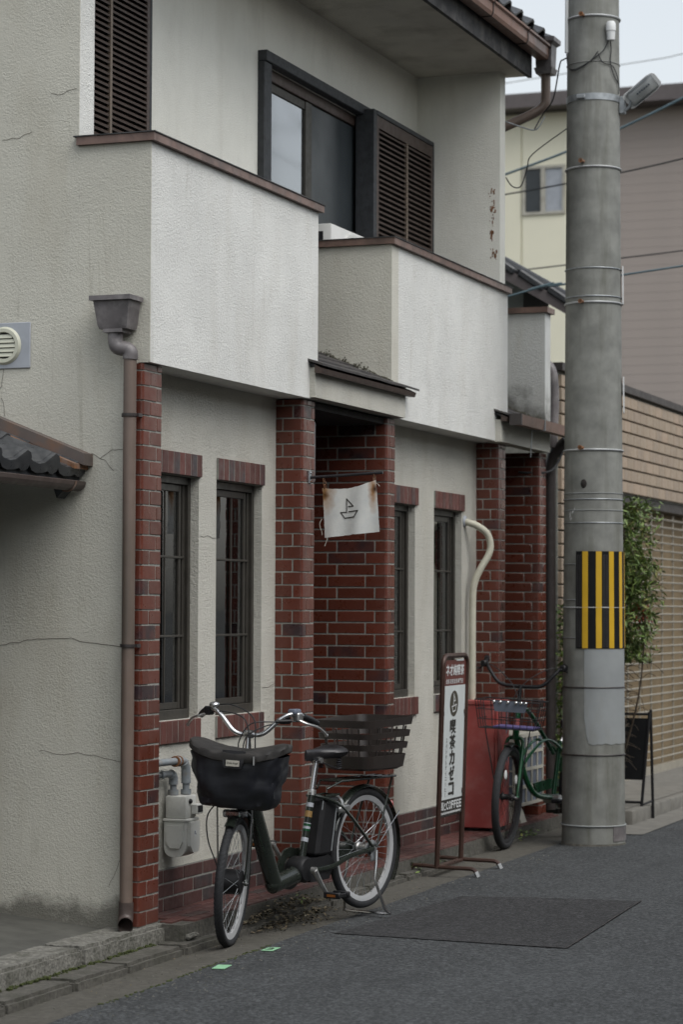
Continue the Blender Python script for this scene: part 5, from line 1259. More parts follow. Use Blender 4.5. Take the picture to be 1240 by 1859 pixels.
for i, (h_, e, sc_) in enumerate(((0.920, .004, 1), (0.926, .011, 1), (0.950, .012, 1), (0.961, .007, 1), (0.964, 0, .85), (0.950, 0, .5), (0.940, 0, .05))):
    ring = []
    for k in range(NB):
        a = 2*pi*k/NB; c, s2 = se(a, 3.2); wv_ = mnoise.noise(Vector((c*3, s2*5, i*.5)))
        p = Vector((1.314+(0.146+e+.010*wv_)*c*sc_, (0.229+e+.010*wv_)*s2*sc_+BSH, h_-0.030*(1-abs(s2)**2)*sc_+0.022*abs(s2)**4*sc_+wv_*.008)); ring.append(SP(p))
    rings.append(ring)
L_(bk1, 'cover_flap', MB().loft(rings, False, True), 'cloth_lid', cover)
def bagf(l, h, off=0.0): return SP((1.314+0.146+0.014+off, l+BSH, h-.008))
tabm = MB().loft([[bagf(-.055, .955, -.01), bagf(.055, .955, -.01), bagf(.050, .90), bagf(.040, .872), bagf(-.040, .872), bagf(-.050, .90)], [bagf(-.055, .955, -.022), bagf(.055, .955, -.022), bagf(.050, .90, -.022), bagf(.040, .872, -.022), bagf(-.040, .872, -.022), bagf(-.050, .90, -.022)]], smooth=False)
L_(bk1, 'cover_tab', tabm, 'black', cover)
L_(bk1, 'brand_tag', MB().loft([[bagf(-.032, .882, .0015), bagf(.032, .882, .0015), bagf(.032, .910, .0015), bagf(-.032, .910, .0015)], [bagf(-.032, .882, .003), bagf(.032, .882, .003), bagf(.032, .910, .003), bagf(-.032, .910, .003)]], smooth=False), 'beige', cover)
text_part('tag_print', 'Dolls Angel', 0, 0.896, 0.052, 0.013, 'ink', cover, map3=lambda x, z: bagf(x, z, .0042))
L_(bk1, 'zip_pull', MB().tube([bagf(.10, .935, .0), bagf(.102, .895, .004)], .004, 6), 'alu', cover)
# carrier, basket, stand
cm = MB()
for s_ in (1, -1):
    cm.tube([(0.46, s_*.03, 0.70), (0.38, s_*.065, 0.735), (-0.14, s_*.065, 0.735)], .006, 8).tube([(-0.10, s_*.068, 0.732), (0.02, s_*.078, 0.50), (0.07, s_*.082, 0.38)], .006, 8)
    cm.tube([(0.38, s_*.02, 0.735), (-0.14, s_*.02, 0.735)], .005, 6)
for x in (-.14, .0, .14, .28, .38): cm.tube([(x, -.065, 0.735), (x, .065, 0.735)], .005, 6)
L_(bk1, 'rear_carrier', cm, 'bikegreen')
def rrect(cx, hx, hy, r, n=6):
    out = []
    for qx, qy, a0 in ((1, 1, 0), (-1, 1, pi/2), (-1, -1, pi), (1, -1, 1.5*pi)):
        for i in range(n+1):
            a = a0+pi/2*i/n; out.append((cx+qx*(hx-r)+r*cos(a), qy*(hy-r)+r*sin(a)))
    return out
def bask(h): t = (h-0.775)/0.26; return 0.062, 0.185+0.045*t, 0.142+0.036*t
def hgt(h, x): return h+0.030*(-(x-0.062))*max(0.0, (h-.775)/.26)
def band(z0, z1, th=.004):
    rs = []
    for z, e in ((z0, 0), (z1, 0), (z1, -th), (z0, -th)):
        cx, hx, hy = bask(z); rs.append([(x, y, hgt(z, x)) for x, y in rrect(cx, hx+e, hy+e, .055)])
    mb = MB().loft(rs+[rs[0]], False, False); return mb
rbk = L_(bk1, 'rear_basket', band(0.79, 0.855).loft([[(x, y, 0.778) for x, y in rrect(0.062, .160, .120, .05)], [(x, y, 0.792) for x, y in rrect(0.062, .187, .144, .055)]]), 'basket')
for z0, z1 in ((0.884, 0.915), (0.944, 0.975), (1.004, 1.044)): L_(bk1, 'basket_band', band(z0, z1), 'basket', rbk)
pm_ = MB()
for side in (-1, 1):
    for t in (-.6, -.2, .2, .6):
        (cx, hx, hy), (c2, hx2, hy2) = bask(.845), bask(1.0)
        pm_.box((cx+t*hx-.008, side*hy-.004-.004, .845), (cx+t*hx+.008, side*hy+.004-.004, .85)); pm_.tube([(cx+t*hx, side*(hy-.004), .845), (cx+t*hx2, side*(hy2-.004), hgt(1.0, cx+t*hx))], .005, 4)
        pm_.tube([(cx+side*(hx-.004), t*hy, .845), (cx+side*(hx2-.004), t*hy2, hgt(1.0, cx+side*hx))], .005, 4)
L_(bk1, 'basket_posts', pm_, 'basket', rbk, kind='stuff')
ks = MB()
for s_ in (1, -1): ks.tube([(0.075, s_*.085, 0.365), (0.085, s_*.088, 0.29), (0.105, s_*.092, 0.22), (0.055, s_*.125, 0.06), (0.035, s_*.140, 0.040)], .007, 8, flat=1.2)
ks.tube([(0.035, -.145, 0.040), (0.045, -.10, 0.038), (0.025, 0, 0.034), (0.045, .10, 0.038), (0.035, .150, 0.040)], .0075, 8)
L_(bk1, 'kickstand', ks, 'steel')
L_(bk1, 'rear_lock', MB().tube([(0.34+.0*cos(a), .048*cos(a), 0.61+.048*sin(a)) for a in [pi*i/10-.4 for i in range(14)]], .007, 6).bbox((0.30, .04, 0.575), (0.40, .072, 0.615), .008), 'alu')
L_(bk1, 'drum_brake', MB().lathe([(0, .045), (.042, .045), (.044, .056), (0, .060)], RA, 'y', 20).bbox((0.05, .058, 0.31), (0.10, .070, 0.375), .004), 'galv')

# ---- green cruiser
d2 = Vector((-0.20, -0.980, 0)).normalized()
G0 = Vector((0.195, 5.20, 0.076)); WB = 1.15
rp = G0-d2*WB
bk2 = thing('cruiser_bicycle', 'bright green cruiser bicycle with a wire basket parked behind the concrete pole', 'bicycle', (rp.x, rp.y, 0.076), atan2(d2.y, d2.x))
R2 = 0.345; A2, B2 = Vector((0.935, 0, 1.07)), Vector((1.085, 0, 0.37))
ST2 = Matrix.Translation(A2) @ Matrix.Rotation(radians(14.5), 4, (A2-B2).normalized()) @ Matrix.Translation(-A2)
S2 = lambda p: ST2 @ Vector(p)
FA2 = Vector((1.15, 0, R2)); RA2 = Vector((0, 0, R2))
hub2 = [(0, -.05), (.018, -.05), (.028, -.03), (.02, -.02), (.02, .02), (.028, .03), (.018, .05), (0, .05)]
wheel(bk2, 'rear_wheel', Matrix.Translation(RA2), R2, .026, 'black', .02, .02, hub2, spoke_m='black'); wheel(bk2, 'front_wheel', ST2 @ Matrix.Translation(FA2), R2, .026, 'black', .02, .02, hub2, spoke_m='black')
hm2 = B2.lerp(A2, .62); hd2 = (A2-B2).normalized()
f2 = MB().tube([hm2-hd2*.09, hm2+hd2*.12], .022, 14)
f2.tube(smooth_path([hm2+hd2*.09, (0.93, 0, 0.925), (0.80, 0, 0.885), (0.62, 0, 0.74), (0.46, 0, 0.60)], 5), .0155, 12)
f2.tube(smooth_path([hm2-hd2*.055, (0.95, 0, 0.62), (0.86, 0, 0.45), (0.72, 0, 0.335), (0.50, 0, 0.30)], 5), .019, 12)
f2.tube([(0.46, 0, 0.29), (0.36, 0, 0.68)], .0165, 10)
for s_ in (1, -1):
    f2.tube(smooth_path([(0.915, s_*.018, 0.555), (0.80, s_*.030, 0.64), (0.62, s_*.035, 0.70), (0.38, s_*.03, 0.62), (0.02, s_*.07, 0.35)], 5), .0095, 8)
    f2.tube([(0.46, s_*.03, 0.29), (0.25, s_*.06, 0.31), (0.01, s_*.072, 0.345)], .0105, 8)
fr2 = L_(bk2, 'frame', f2, 'greenpaint')
L_(bk2, 'head_badge', MB().tube([hm2-hd2*.0, hm2+hd2*.05], .0225, 14, caps=False), 'redglass', fr2)
fk2 = MB(); cr2 = B2.lerp(A2, .50)
for s_ in (1, -1): fk2.tube([S2(p) for p in smooth_path([(cr2.x, s_*.02, cr2.z+.01), (cr2.x+.01, s_*.055, cr2.z-.02), (1.09, s_*.062, 0.50), (1.15, s_*.068, R2)], 4)], .0125, 10)
L_(bk2, 'fork', fk2, 'greenpaint')
L_(bk2, 'front_fender', fender(FA2, R2+.016, radians(75), radians(150), .034, ST2), 'bikegreen'); L_(bk2, 'rear_fender', fender(RA2, R2+.018, radians(20), radians(190), .036), 'greenpaint')
half2 = [(0.935, 0, 1.07), (0.935, .06, 1.07), (0.93, .15, 1.085), (0.905, .225, 1.165), (0.85, .265, 1.215), (0.745, .292, 1.24)]
bar2 = [(x, -y, z) for x, y, z in reversed(half2[1:])]+half2
hb2 = L_(bk2, 'handlebar', MB().tube([S2(p) for p in smooth_path(bar2, 5)], .0125, 10), 'black'); L_(bk2, 'stem', MB().tube([S2(hm2+hd2*.1), S2((0.94, 0, 1.075))], .013, 10), 'black')
for s_ in (1, -1):
    L_(bk2, 'grip', MB().tube([S2((0.80, s_*.279, 1.228)), S2((0.740, s_*.294, 1.242))], .018, 10), 'black', hb2)
    L_(bk2, 'brake_lever', MB().tube([S2(p) for p in smooth_path([(0.865, s_*.285, 1.19), (0.85, s_*.315, 1.17), (0.77, s_*.35, 1.17), (0.74, s_*.36, 1.165)], 4)], .006, 7).bbox(S2((.87, s_*.275, 1.205))-Vector((.025, .022, .022)), S2((.87, s_*.275, 1.205))+Vector((.025, .022, .022)), .008), 'black', hb2)
    L_(bk2, 'cable', MB().tube([S2(p) for p in smooth_path([(0.87, s_*.29, 1.19), (0.95, s_*.20, 1.20), (1.02, s_*.05, 1.10), (1.05, s_*-.03, .95), (1.03, s_*-.03, .78)], 5)], .003, 6), 'wire')
wb = MB(); bx0, bx1, by0, by1, bz0, bz1 = 1.02, 1.30, -.215, .215, 0.80, 0.985
def bc(u, v, z):
    t = (z-bz0)/(bz1-bz0); k = .86+.14*t; return S2(((bx0+bx1)/2+(bx1-bx0)/2*u*k, by1*v*k, z))
for z in (bz0, .86, .925, bz1):
    ring = [bc(u, v, z) for u, v in ((-1, -1), (1, -1), (1, 1), (-1, 1))]; wb.tube(ring, .005 if z == bz1 else .0032, 5, closed=True)
for i in range(9):
    v = -1+i/4
    for u in (-1, 1): wb.tube([bc(u, v, bz0), bc(u, v, bz1)], .003, 4)
    wb.tube([bc(-1, v, bz0), bc(1, v, bz0)], .0022, 4)
for i in range(5):
    u = -1+i/2
    for v in (-1, 1): wb.tube([bc(u, v, bz0), bc(u, v, bz1)], .003, 4)
    wb.tube([bc(u, -1, bz0), bc(u, 1, bz0)], .0022, 4)
wbo = L_(bk2, 'wire_basket', wb, 'wire')
L_(bk2, 'basket_pad', MB().loft([[bc(u, v, bz0+.006) for u, v in ((-.9, -.5), (.9, -.5), (.9, .95), (-.9, .95))], [bc(u, v, bz0+.016) for u, v in ((-.9, -.5), (.9, -.5), (.9, .95), (-.9, .95))]], smooth=False), 'purple', wbo)
lr = MB()
lamp_c = bc(1, .1, .95)
L_(bk2, 'light_bar', MB().loft([[bc(1.04, v, z) for v, z in ((-.38, .915), (.62, .915), (.68, .985), (-.44, .985))], [bc(1.10, v, z) for v, z in ((-.38, .915), (.62, .915), (.68, .985), (-.44, .985))]], smooth=False), 'bluegrey', wbo)
for v in (-.38, -.18, .06, .32, .48, .62): L_(bk2, 'chrome_bolt', MB().sphere(bc(1.13, v, .978), .012, 10, 6), 'steel', wbo)
bsx = MB()
for s_ in (1, -1): bsx.tube([S2((1.15, s_*.072, R2)), S2((1.235, s_*.15, .78)), S2((1.235, s_*.15, .80))], .0042, 6)
L_(bk2, 'basket_stay', bsx, 'wire')
L_(bk2, 'saddle', saddle((0.20, 0, 0.80), .27, .22, .07), 'leather'); L_(bk2, 'seat_post', MB().tube([(0.365, 0, 0.66), (0.20, 0, 0.79)], .0135, 10), 'alu')
L_(bk2, 'chain_guard', MB().loft([[(0.62, y, 0.40), (0.40, y, 0.42), (0.05, y, 0.40), (0.05, y, 0.37), (0.40, y, 0.35), (0.58, y, 0.33)] for y in (-.075, -.062)], smooth=False), 'greenpaint')
ck = MB().lathe([(0, -.06), (.03, -.06), (.03, .06), (0, .06)], (0.47, 0, 0.29), 'y', 16).tube([(0.47, .075, 0.29), (0.63, .085, 0.29)], .011, 8).tube([(0.47, -.075, 0.29), (0.31, -.085, 0.29)], .011, 8)
L_(bk2, 'crank', ck, 'alu'); L_(bk2, 'pedal', MB().bbox((0.59, .088, 0.275), (0.67, .150, 0.302), .006), 'black'); L_(bk2, 'pedal', MB().bbox((0.27, -.18, 0.275), (0.35, -.09, 0.302), .006), 'black')
for a in (.9, 2.6): L_(bk2, 'spoke_reflector', MB().sphere(S2(FA2+Vector((.20*cos(a), .012, .20*sin(a)))), .02, 8, 6, (1, .3, 1.6)), 'white')
L_(bk2, 'kickstand', MB().tube([(0.10, .075, 0.33), (0.12, .13, 0.012)], .008, 8), 'alu')
# ------------------------------------------------------------------ utility pole
PC = Vector((0.678, 5.648, 0)); PB = rz(PC.x, PC.y)
pole = thing('utility_pole', 'thick grey concrete utility pole with a yellow and black striped guard at the kerb', 'pole', (PC.x, PC.y, PB))
def pr_(z): return 0.2135-0.0067*z
PHI0 = atan2(-0.967, 0.254)
def pp(deg, z, dr=0.0): a = PHI0+radians(deg); r = pr_(z)+dr; return Vector((PC.x+r*cos(a), PC.y+r*sin(a), z))
part('shaft', MB().lathe([(pr_(z), z) for z in [PB-.1]+[PB+.01+0.25*i for i in range(36)]], (PC.x, PC.y, 0), 'z', 64), 'concrete', pole)
zpx = lambda py: 1.65-(py-1112)/272.0
def ring_(z, r, m, name='band', d0=0, d1=360, tilt=0.0, n=48):
    pts = [pp(d0+(d1-d0)*i/n, z+tilt*sin(radians(d0+(d1-d0)*i/n)), r*.6) for i in range(n+(0 if d1-d0 == 360 else 1))]
    return part(name, MB().tube(pts, r, 6, closed=(d1-d0 == 360)), m, pole)
for py, r, m in ((20, .0075, 'band'), (105, .003, 'wiregrey'), (299, .007, 'band'), (485, .0045, 'galv'), (537, .0045, 'galv'), (548, .007, 'band'), (818, .007, 'band'), (908, .004, 'galv'), (951, .0035, 'galv'), (1250, .005, 'pipedark'), (1372, .005, 'pipedark')):
    ring_(zpx(py), r, m)
ring_(zpx(1500), .006, 'concrete_pale', 'base_seam'); ring_(zpx(897), .003, 'concrete_pale', 'casting_seam'); ring_(zpx(928), .003, 'concrete_pale', 'casting_seam')
part('base_collar', MB().lathe([(pr_(PB)+.0, PB-.02), (pr_(PB)+.010, PB-.02), (pr_(PB)+.005, PB+.008), (pr_(PB), PB+.014)], (PC.x, PC.y, 0), 'z', 48), 'kerb2', pole)
for py, dg_ in ((20, -21), (290, -21), (548, -21), (815, -21)):
    z = zpx(py); b0 = pp(dg_, z, -.01); b1 = pp(dg_, z, .06); part('step_bolt', MB().tube([b0, b1], .010, 8).tube([b1-(b1-b0).normalized()*.012, b1], .016, 8), 'rust', pole)
# guard sheet
g0, g1, gz0, gz1 = -34, 150, zpx(1179), zpx(1003)
def shell(d0, d1, z0, z1, dr, th, n=None):
    n = n or max(2, int((d1-d0)/4)); rs = []
    for i in range(n+1):
        d = d0+(d1-d0)*i/n; rs.append([pp(d, z0, dr), pp(d, z1, dr), pp(d, z1, dr+th), pp(d, z0, dr+th)])
    return MB().loft(rs)
gd = part('striped_guard', shell(g0, g1, gz0, gz1, .001, .006), 'guard', pole)
for k in range(6): part('yellow_stripe', shell(-20.6+25.3*k, -10.0+25.3*k, gz0+.001, gz1-.001, .0072, .0012), 'yellow', gd)
dm = MB()
for (d0, d1) in ((-33, -22), (17, 29), (67, 80)):
    for j in range(40):
        z = gz0+.01+j*(gz1-gz0-.03)/40
        for i in range(2 if d1-d0 < 15 else 3):
            d = d0+(i+.5)*(d1-d0)/2; dm.add([pp(d-2.2, z, .0075), pp(d+2.0, z+.010, .0075), pp(d+2.4, z+.013, .0075), pp(d-1.8, z+.003, .0075)], [(0, 1, 2, 3)])
part('guard_relief', dm, 'pipegrey', gd, kind='stuff')
ring_(zpx(1105), .0055, 'band', 'band')
for py in (1026, 1091, 1160): ring_(zpx(py), .0035, 'galv', 'tie_wire', -130, -28)
# paler repainted face under the guard
mb = MB(); rs = []; random.seed(2)
for i in range(31):
    d = -17+i*4.0; zt = gz0-.004; zb = zpx(1352)+0.012*mnoise.noise(Vector((i*.35, 0, 0)))+(0.18 if i == 0 else .06 if i == 1 else 0)
    rs.append([pp(d, zb, .0005), pp(d, zt, .0005), pp(d, zt, .0025), pp(d, zb, .0025)])
part('pale_patch', mb.loft(rs), 'concrete_pale', pole)
part('steel_shoe', shell(38, 120, PB+.03, zpx(1500)-.006, .001, .004), 'pipegrey', pole)
hp_ = pp(-19, zpx(880)); part('bolt_hole', MB().sphere(hp_, .030, 12, 8, (.7, .25, 1.0)), 'void', pole)
pm2 = MB()
for (d, z, w_, h_) in ((-52, zpx(938), .014, .05), (-46, zpx(932), .03, .02), (-40, zpx(928), .012, .015), (-50, zpx(945), .02, .015)):
    a, b = pp(d, z, .002), pp(d+w_*170, z+.01, .002); pm2.add([a-Vector((0, 0, h_/2)), b-Vector((0, 0, h_/3)), b+Vector((0, 0, h_/2)), a+Vector((0, 0, h_/3))], [(0, 1, 2, 3)])
part('torn_paper', pm2, 'white', pole)
for py0, py1 in ((478, 548), (682, 748)): part('number_plate', shell(76, 100, zpx(py1), zpx(py0), .012, .004), 'white', pole)
part('riser_pipe', MB().tube([pp(-72, zpx(82), .012), pp(-72, 6.6, .012)], .013, 10), 'white', pole)
snp = pp(34, zpx(50), .035); sens = part('light_sensor', MB().lathe([(0, -.065), (.026, -.064), (.030, -.005), (.034, -.003), (.034, .015), (.032, .05), (.025, .062), (0, .066)], snp, 'z', 20), 'white', pole)
for c_ in ([pp(-70, zpx(84), .015), pp(-64, zpx(108), .012), pp(-45, zpx(118), .012), pp(-18, zpx(112), .012), pp(6, zpx(98), .012), pp(22, zpx(85), .012), pp(32, zpx(66), .02)], [pp(-68, zpx(90), .015), pp(-56, zpx(116), .012), pp(-30, zpx(119), .014), pp(-5, zpx(105), .012), pp(10, zpx(88), .012)],
           [pp(36, zpx(66), .02), pp(40, zpx(85), .01), pp(38, zpx(105), .01), pp(46, zpx(128), .01), pp(66, zpx(145), .01), pp(62, zpx(162), .012)], [pp(10, zpx(92), .01), pp(20, zpx(108), .01), pp(42, zpx(112), .01), pp(58, zpx(128), .01), pp(66, zpx(150), .012)]):
    part('lamp_wire', MB().tube(smooth_path(c_, 5), .0034, 6), 'wire', pole)
stp = part('lamp_strap', shell(-180, 180, zpx(176), zpx(164), .001, .004, 64), 'galv', pole)
part('strap_lock', MB().bbox(pp(-26, zpx(170), .012)-Vector((.03, .012, .014)), pp(-26, zpx(170), .012)+Vector((.03, .012, .014)), .004), 'galv', stp)
# street lamp
lb0 = pp(78, zpx(178), .012); ldir = Vector((0.80, 0.12, 0.0)).normalized()
lamp = thing('street_lamp', 'small white led street lamp clamped high on the concrete pole', 'lamp', lb0)
part('lamp_bracket', MB().bbox(lb0+Vector((-.01, -.025, -.07)), lb0+Vector((.03, .025, .05)), .006).tube([lb0+Vector((.01, 0, -.06)), lb0+Vector((.06, 0, -.02)), lb0+Vector((.07, 0, .02))], .012, 8), 'galv', lamp)
ML = Matrix.Translation(lb0+Vector((.045, -.01, .0))) @ Matrix.Rotation(radians(-37), 4, 'Y') @ Matrix.Rotation(radians(-66), 4, 'X') @ Matrix.Scale(.88, 4)
hz = MB().loft([[(x, y*wd, 0.0+zz) for y, zz in ((-1, 0), (-1, .02), (-.7, .045), (.7, .045), (1, .02), (1, 0))] for x, wd in ((0, .055), (.02, .066), (.24, .070), (.285, .060), (.30, .04))], smooth=False).xf(ML)
part('lamp_housing', hz, 'white', lamp)
part('lamp_diffuser', MB().loft([[(x, y*wd, -zz) for y, zz in ((-1, 0.001), (-.9, .030), (-.5, .042), (.5, .042), (.9, .030), (1, 0.001))] for x, wd in ((0.03, .055), (.05, .062), (.24, .064), (.275, .055))], smooth=False).xf(ML), 'clear', lamp)
part('lamp_tray', MB().box((0.035, -.05, -.006), (0.265, .05, -.001)).xf(ML), 'white', lamp)
lsz = MB()
for i in range(6):
    lsz.box((0.10+i*.022, -.012, -.012), (0.112+i*.022, 0.0, -.007))
part('led_row', lsz.xf(ML), 'bluegrey', lamp)

# ------------------------------------------------------------------ A-frame board
AF = Vector((0.575, 7.40, 0.10))
af = thing('a_frame_board', 'black metal A-frame menu board standing on the kerb behind the pole', 'board', AF)
for x in (0.0, -0.46):
    part('leg', MB().tube([(AF.x+x, 7.40, 0.107), (AF.x+x+.045, 7.505, 0.90)], .0115, 8), 'black', af); part('leg', MB().tube([(AF.x+x+.055, 7.575, 0.107), (AF.x+x+.050, 7.52, 0.92)], .0115, 8), 'black', af)
part('top_bar', MB().tube([(AF.x+.045, 7.505, 0.885), (AF.x-.415, 7.505, 0.885)], .010, 8), 'black', af)
part('low_bar', MB().tube([(AF.x+.008, 7.425, 0.235), (AF.x-.45, 7.425, 0.235)], .010, 8).tube([(AF.x+.015, 7.43, 0.22), (AF.x+.053, 7.57, 0.24)], .008, 6), 'black', af)
part('board_panel', MB().loft([[(AF.x+.012, 7.438, .40), (AF.x-.445, 7.438, .40), (AF.x-.42, 7.495, .855), (AF.x+.034, 7.495, .855)], [(AF.x+.012, 7.452, .40), (AF.x-.445, 7.452, .40), (AF.x-.42, 7.509, .855), (AF.x+.034, 7.509, .855)]], smooth=False), 'guard', af)

# ------------------------------------------------------------------ shrub in the gap
sh = thing('nandina_shrub', 'tall loose green shrub with red berries growing behind the concrete pole', 'shrub', (0.30, 7.25, 0.18))
random.seed(15); stm = MB(); lv = MB(); br = MB(); lvd = MB()
for i in range(15):
    a = random.uniform(0, 6.3); top = Vector((0.34+random.gauss(0, .16), 7.25+random.gauss(0, .10), random.uniform(1.1, 2.45)))
    if i < 8: top.x = 0.52+random.uniform(-.09, .14); top.z = random.uniform(1.9, 2.56)
    base = Vector((0.30+random.gauss(0, .05), 7.25+random.gauss(0, .04), 0.17)); mid = base.lerp(top, .5)+Vector((random.gauss(0, .05), random.gauss(0, .04), 0))
    path = smooth_path([base, mid, top], 8); stm.tube(path, .006, 6, rad=[.009-.005*k/len(path) for k in range(len(path))])
    for k in range(4, len(path)):
        for b in range(4):
            p = Vector(path[k]); dr = Vector((random.gauss(0, 1), random.gauss(0, 1), random.uniform(-.2, .7))).normalized()*random.uniform(.10, .26)
            tip = p+dr+Vector((0, 0, -.06)); tw = smooth_path([p, p.lerp(tip, .5)+Vector((0, 0, .03)), tip], 3); stm.tube(tw, .0018, 4, caps=False)
            for q in tw[1:]:
                for m_ in range(5):
                    c = Vector(q)+Vector((random.gauss(0, .028), random.gauss(0, .028), random.gauss(0, .022))); l = random.uniform(.035, .075)
                    if c.x > 0.79 or c.x < -0.02 or c.y > 7.66: continue
                    if c.z < 1.28 and c.x > 0.33: continue
                    if c.y > 7.33 and c.z < 0.96 and c.x > 0.05: continue
                    Mx = Matrix.Translation(c) @ Matrix.Rotation(random.uniform(0, 6.3), 4, 'Z') @ Matrix.Rotation(random.uniform(-.5, 1.0), 4, 'Y') @ Matrix.Rotation(random.uniform(-.7, .7), 4, 'X')
                    lv.add([Mx @ Vector(v) for v in ((-l/2, 0, 0), (0, -l*.16, -.003), (l/2, 0, -.010), (0, l*.16, -.003))], [(0, 1, 2, 3)])
for i in range(70):
    c = Vector((0.62+random.gauss(0, .04), 7.20+random.gauss(0, .04), 1.62+random.gauss(0, .06))); br.sphere(c, .007, 6, 4)
    if i % 3 == 0: stm.tube([c, c+Vector((-.03, .03, .08))], .0012, 3, caps=False)
part('stem', stm, 'stem', sh); part('foliage', lv, 'leaf', sh, kind='stuff'); part('berries', br, 'berry', sh, kind='stuff')
# low plants beside the far pillar
lp = thing('potted_creeper', 'dark leafy creeper filling the gap between the far pillar and the pole', 'plant', (0.10, 7.1, 0.18))
lv = MB(); random.seed(44)
for i in range(1500):
    z = random.uniform(.2, 1.7); c = Vector((0.10+random.gauss(0, .06)*(1.2-.3*z), 7.10+random.gauss(0, .06), z)); l = random.uniform(.03, .06)
    Mx = Matrix.Translation(c) @ Matrix.Rotation(random.uniform(0, 6.3), 4, 'Z') @ Matrix.Rotation(random.uniform(-1, 1), 4, 'Y') @ Matrix.Rotation(random.uniform(-1, 1), 4, 'X')
    lv.add([Mx @ Vector(v) for v in ((-l/2, 0, 0), (0, -l*.25, 0), (l/2, 0, -.008), (0, l*.25, 0))], [(0, 1, 2, 3)])
part('foliage', lv, 'leaf', lp, kind='stuff'); stq = MB()
for i in range(7): stq.tube(smooth_path([(0.10+random.gauss(0, .02), 7.1+random.gauss(0, .02), .15), (0.10+random.gauss(0, .04), 7.1, .9), (0.10+random.gauss(0, .06), 7.1, 1.65)], 5), .006, 5)
part('stem', stq, 'stem', lp)
part('pot', MB().lathe([(0, .17), (.07, .17), (.09, .34), (.095, .34), (.095, .36), (.08, .36), (.075, .33), (0, .33)], (0.10, 7.1, 0), 'z', 20), 'signbrown', lp)

# ------------------------------------------------------------------ shop with a grille shutter beyond
XS = -0.12
shop = thing('shutter_shop', 'low tiled shop with a closed see-through grille shutter beyond the pole', 'building', (-0.4, 11, 0.2))
part('shop_wall', MB().box((-0.72, 7.72, 2.64), (XS-.03, 18, 3.50)).box((-0.72, 7.72, 0.1), (XS-.03, 8.05, 2.64)), 'mortar', shop)
part('roof_cap', MB().box((-0.74, 7.68, 3.5001), (XS+.02, 18, 3.56)), 'pipedark', shop)
part('shutter_recess', MB().box((-0.72, 8.05, 0.1), (XS-.20, 18, 2.64)), 'shutterin', shop)
part('shutter_lintel', MB().box((XS-.20, 8.05, 2.56), (XS-.05, 18, 2.64)), 'pipedark', shop)
part('yellow_glow_panel', MB().box((XS-.19, 8.06, 0.2), (XS-.14, 9.62, 2.56)), 'yellowglow', shop)  # plain yellow colour standing in for the yellow lights inside
tl = {}
def wtile(l):
    k = round(l, 3)
    if k not in tl: tl[k] = MB().bbox((-.02, -k/2, -.045), (.02, k/2, .045), .004).mesh('wall_tile', MT['walltile'])
    return tl[k]
for r in range(8):
    z = 2.70+r*0.1035; y = 7.73-(0.115 if r % 2 else 0)
    while y < 12.6:
        a, b = max(y, 7.73), y+0.222
        if b-a > .05: inst('wall_tile', wtile(b-a), shop, (XS-.018, (a+b)/2, z))
        y += 0.232
ft = MB()
for r in range(8):
    z = 2.70+r*0.1035; y = 12.72-(0.115 if r % 2 else 0)
    while y < 17.8: ft.box((XS-.036, y, z-.045), (XS+.002, y+.222, z+.045)); y += 0.232
part('far_tiles', ft, 'walltile', shop, kind='stuff')
for r in range(24):
    z = 0.25+r*0.1035
    for (a, b) in ((7.73, 8.04),): inst('wall_tile', wtile(b-a), shop, (XS-.018, (a+b)/2, z))
grm = MB().tube([(0, -4.9, 0), (0, 4.9, 0)], .0085, 6).mesh('grille_bar', MT['grille'])
grs = part('grille_frame', MB().box((XS-.11, 8.051, 0.20), (XS-.06, 8.10, 2.56)).box((XS-.11, 8.1001, 0.20), (XS-.06, 18, 0.27)), 'grille', shop)
for i in range(31): inst('grille_bar', grm, grs, (XS-.085, 13.0, 0.33+i*0.072))
gvm = MB().box((-.014, -.012, -1.13), (-.002, .012, 1.13)).mesh('grille_link', MT['grille'])
for i in range(22): inst('grille_link', gvm, grs, (XS-.086, 8.45+i*0.435, 1.41))
# tall siding buildings at the end of the street
tb = thing('tan_building', 'tall tan sided building with a brown roof edge beyond the pole', 'building', (0, 28, 0))
part('wall', MB().box((-4.68, 26.06, 0), (4.0, 36, 9.44)), 'tan', tb)
sbm = MB().prism([(26.058, -0.0695), (26.051, -0.0695), (26.053, .0695), (26.058, .0695)], 0, -4.66, 4.0)
sbm.v = [v-Vector((0, 26.058, 0)) for v in sbm.v]; sbm = sbm.mesh('siding_board', MT['tan'])
for i in range(43): inst('siding_board', sbm, tb, (0, 26.058, 3.4+i*0.14))
part('roof_edge', MB().prism([(25.6, 9.42), (25.6, 9.66), (36, 10.2), (36, 9.42)], 0, -4.72, 4.3), 'roofgrey', tb)
cbd = thing('cream_building', 'cream sided building with a small sliding window left of the pole', 'building', (-8, 28, 0))
part('wall', MB().box((-14, 26.03, 0), (-4.72, 36, 9.44)), 'cream', cbd)
wx0, wx1, wz0, wz1 = -5.77, -5.17, 7.88, 8.56
for i in range(9):
    xa, xb = -4.74-(i+1)*0.55, -4.74-i*0.55-0.006
    if xb < wx0-.05: part('siding_panel', MB().box((xa, 26.0, 3.4), (xb, 26.029, 9.44)), 'cream', cbd)
part('siding_panel', MB().box((wx0-.05, 26.0, 3.4), (-4.74, 26.029, wz0-.05)), 'cream', cbd); part('siding_panel', MB().box((wx0-.05, 26.0, wz1+.05), (-4.74, 26.029, 9.44)), 'cream', cbd); part('siding_panel', MB().box((wx1+.05, 26.0, wz0-.049), (-4.74, 26.029, wz1+.049)), 'cream', cbd)
part('roof_edge', MB().prism([(25.6, 9.46), (25.6, 9.68), (36, 10.2), (36, 9.46)], 0, -14.2, -4.725), 'roofgrey', cbd)
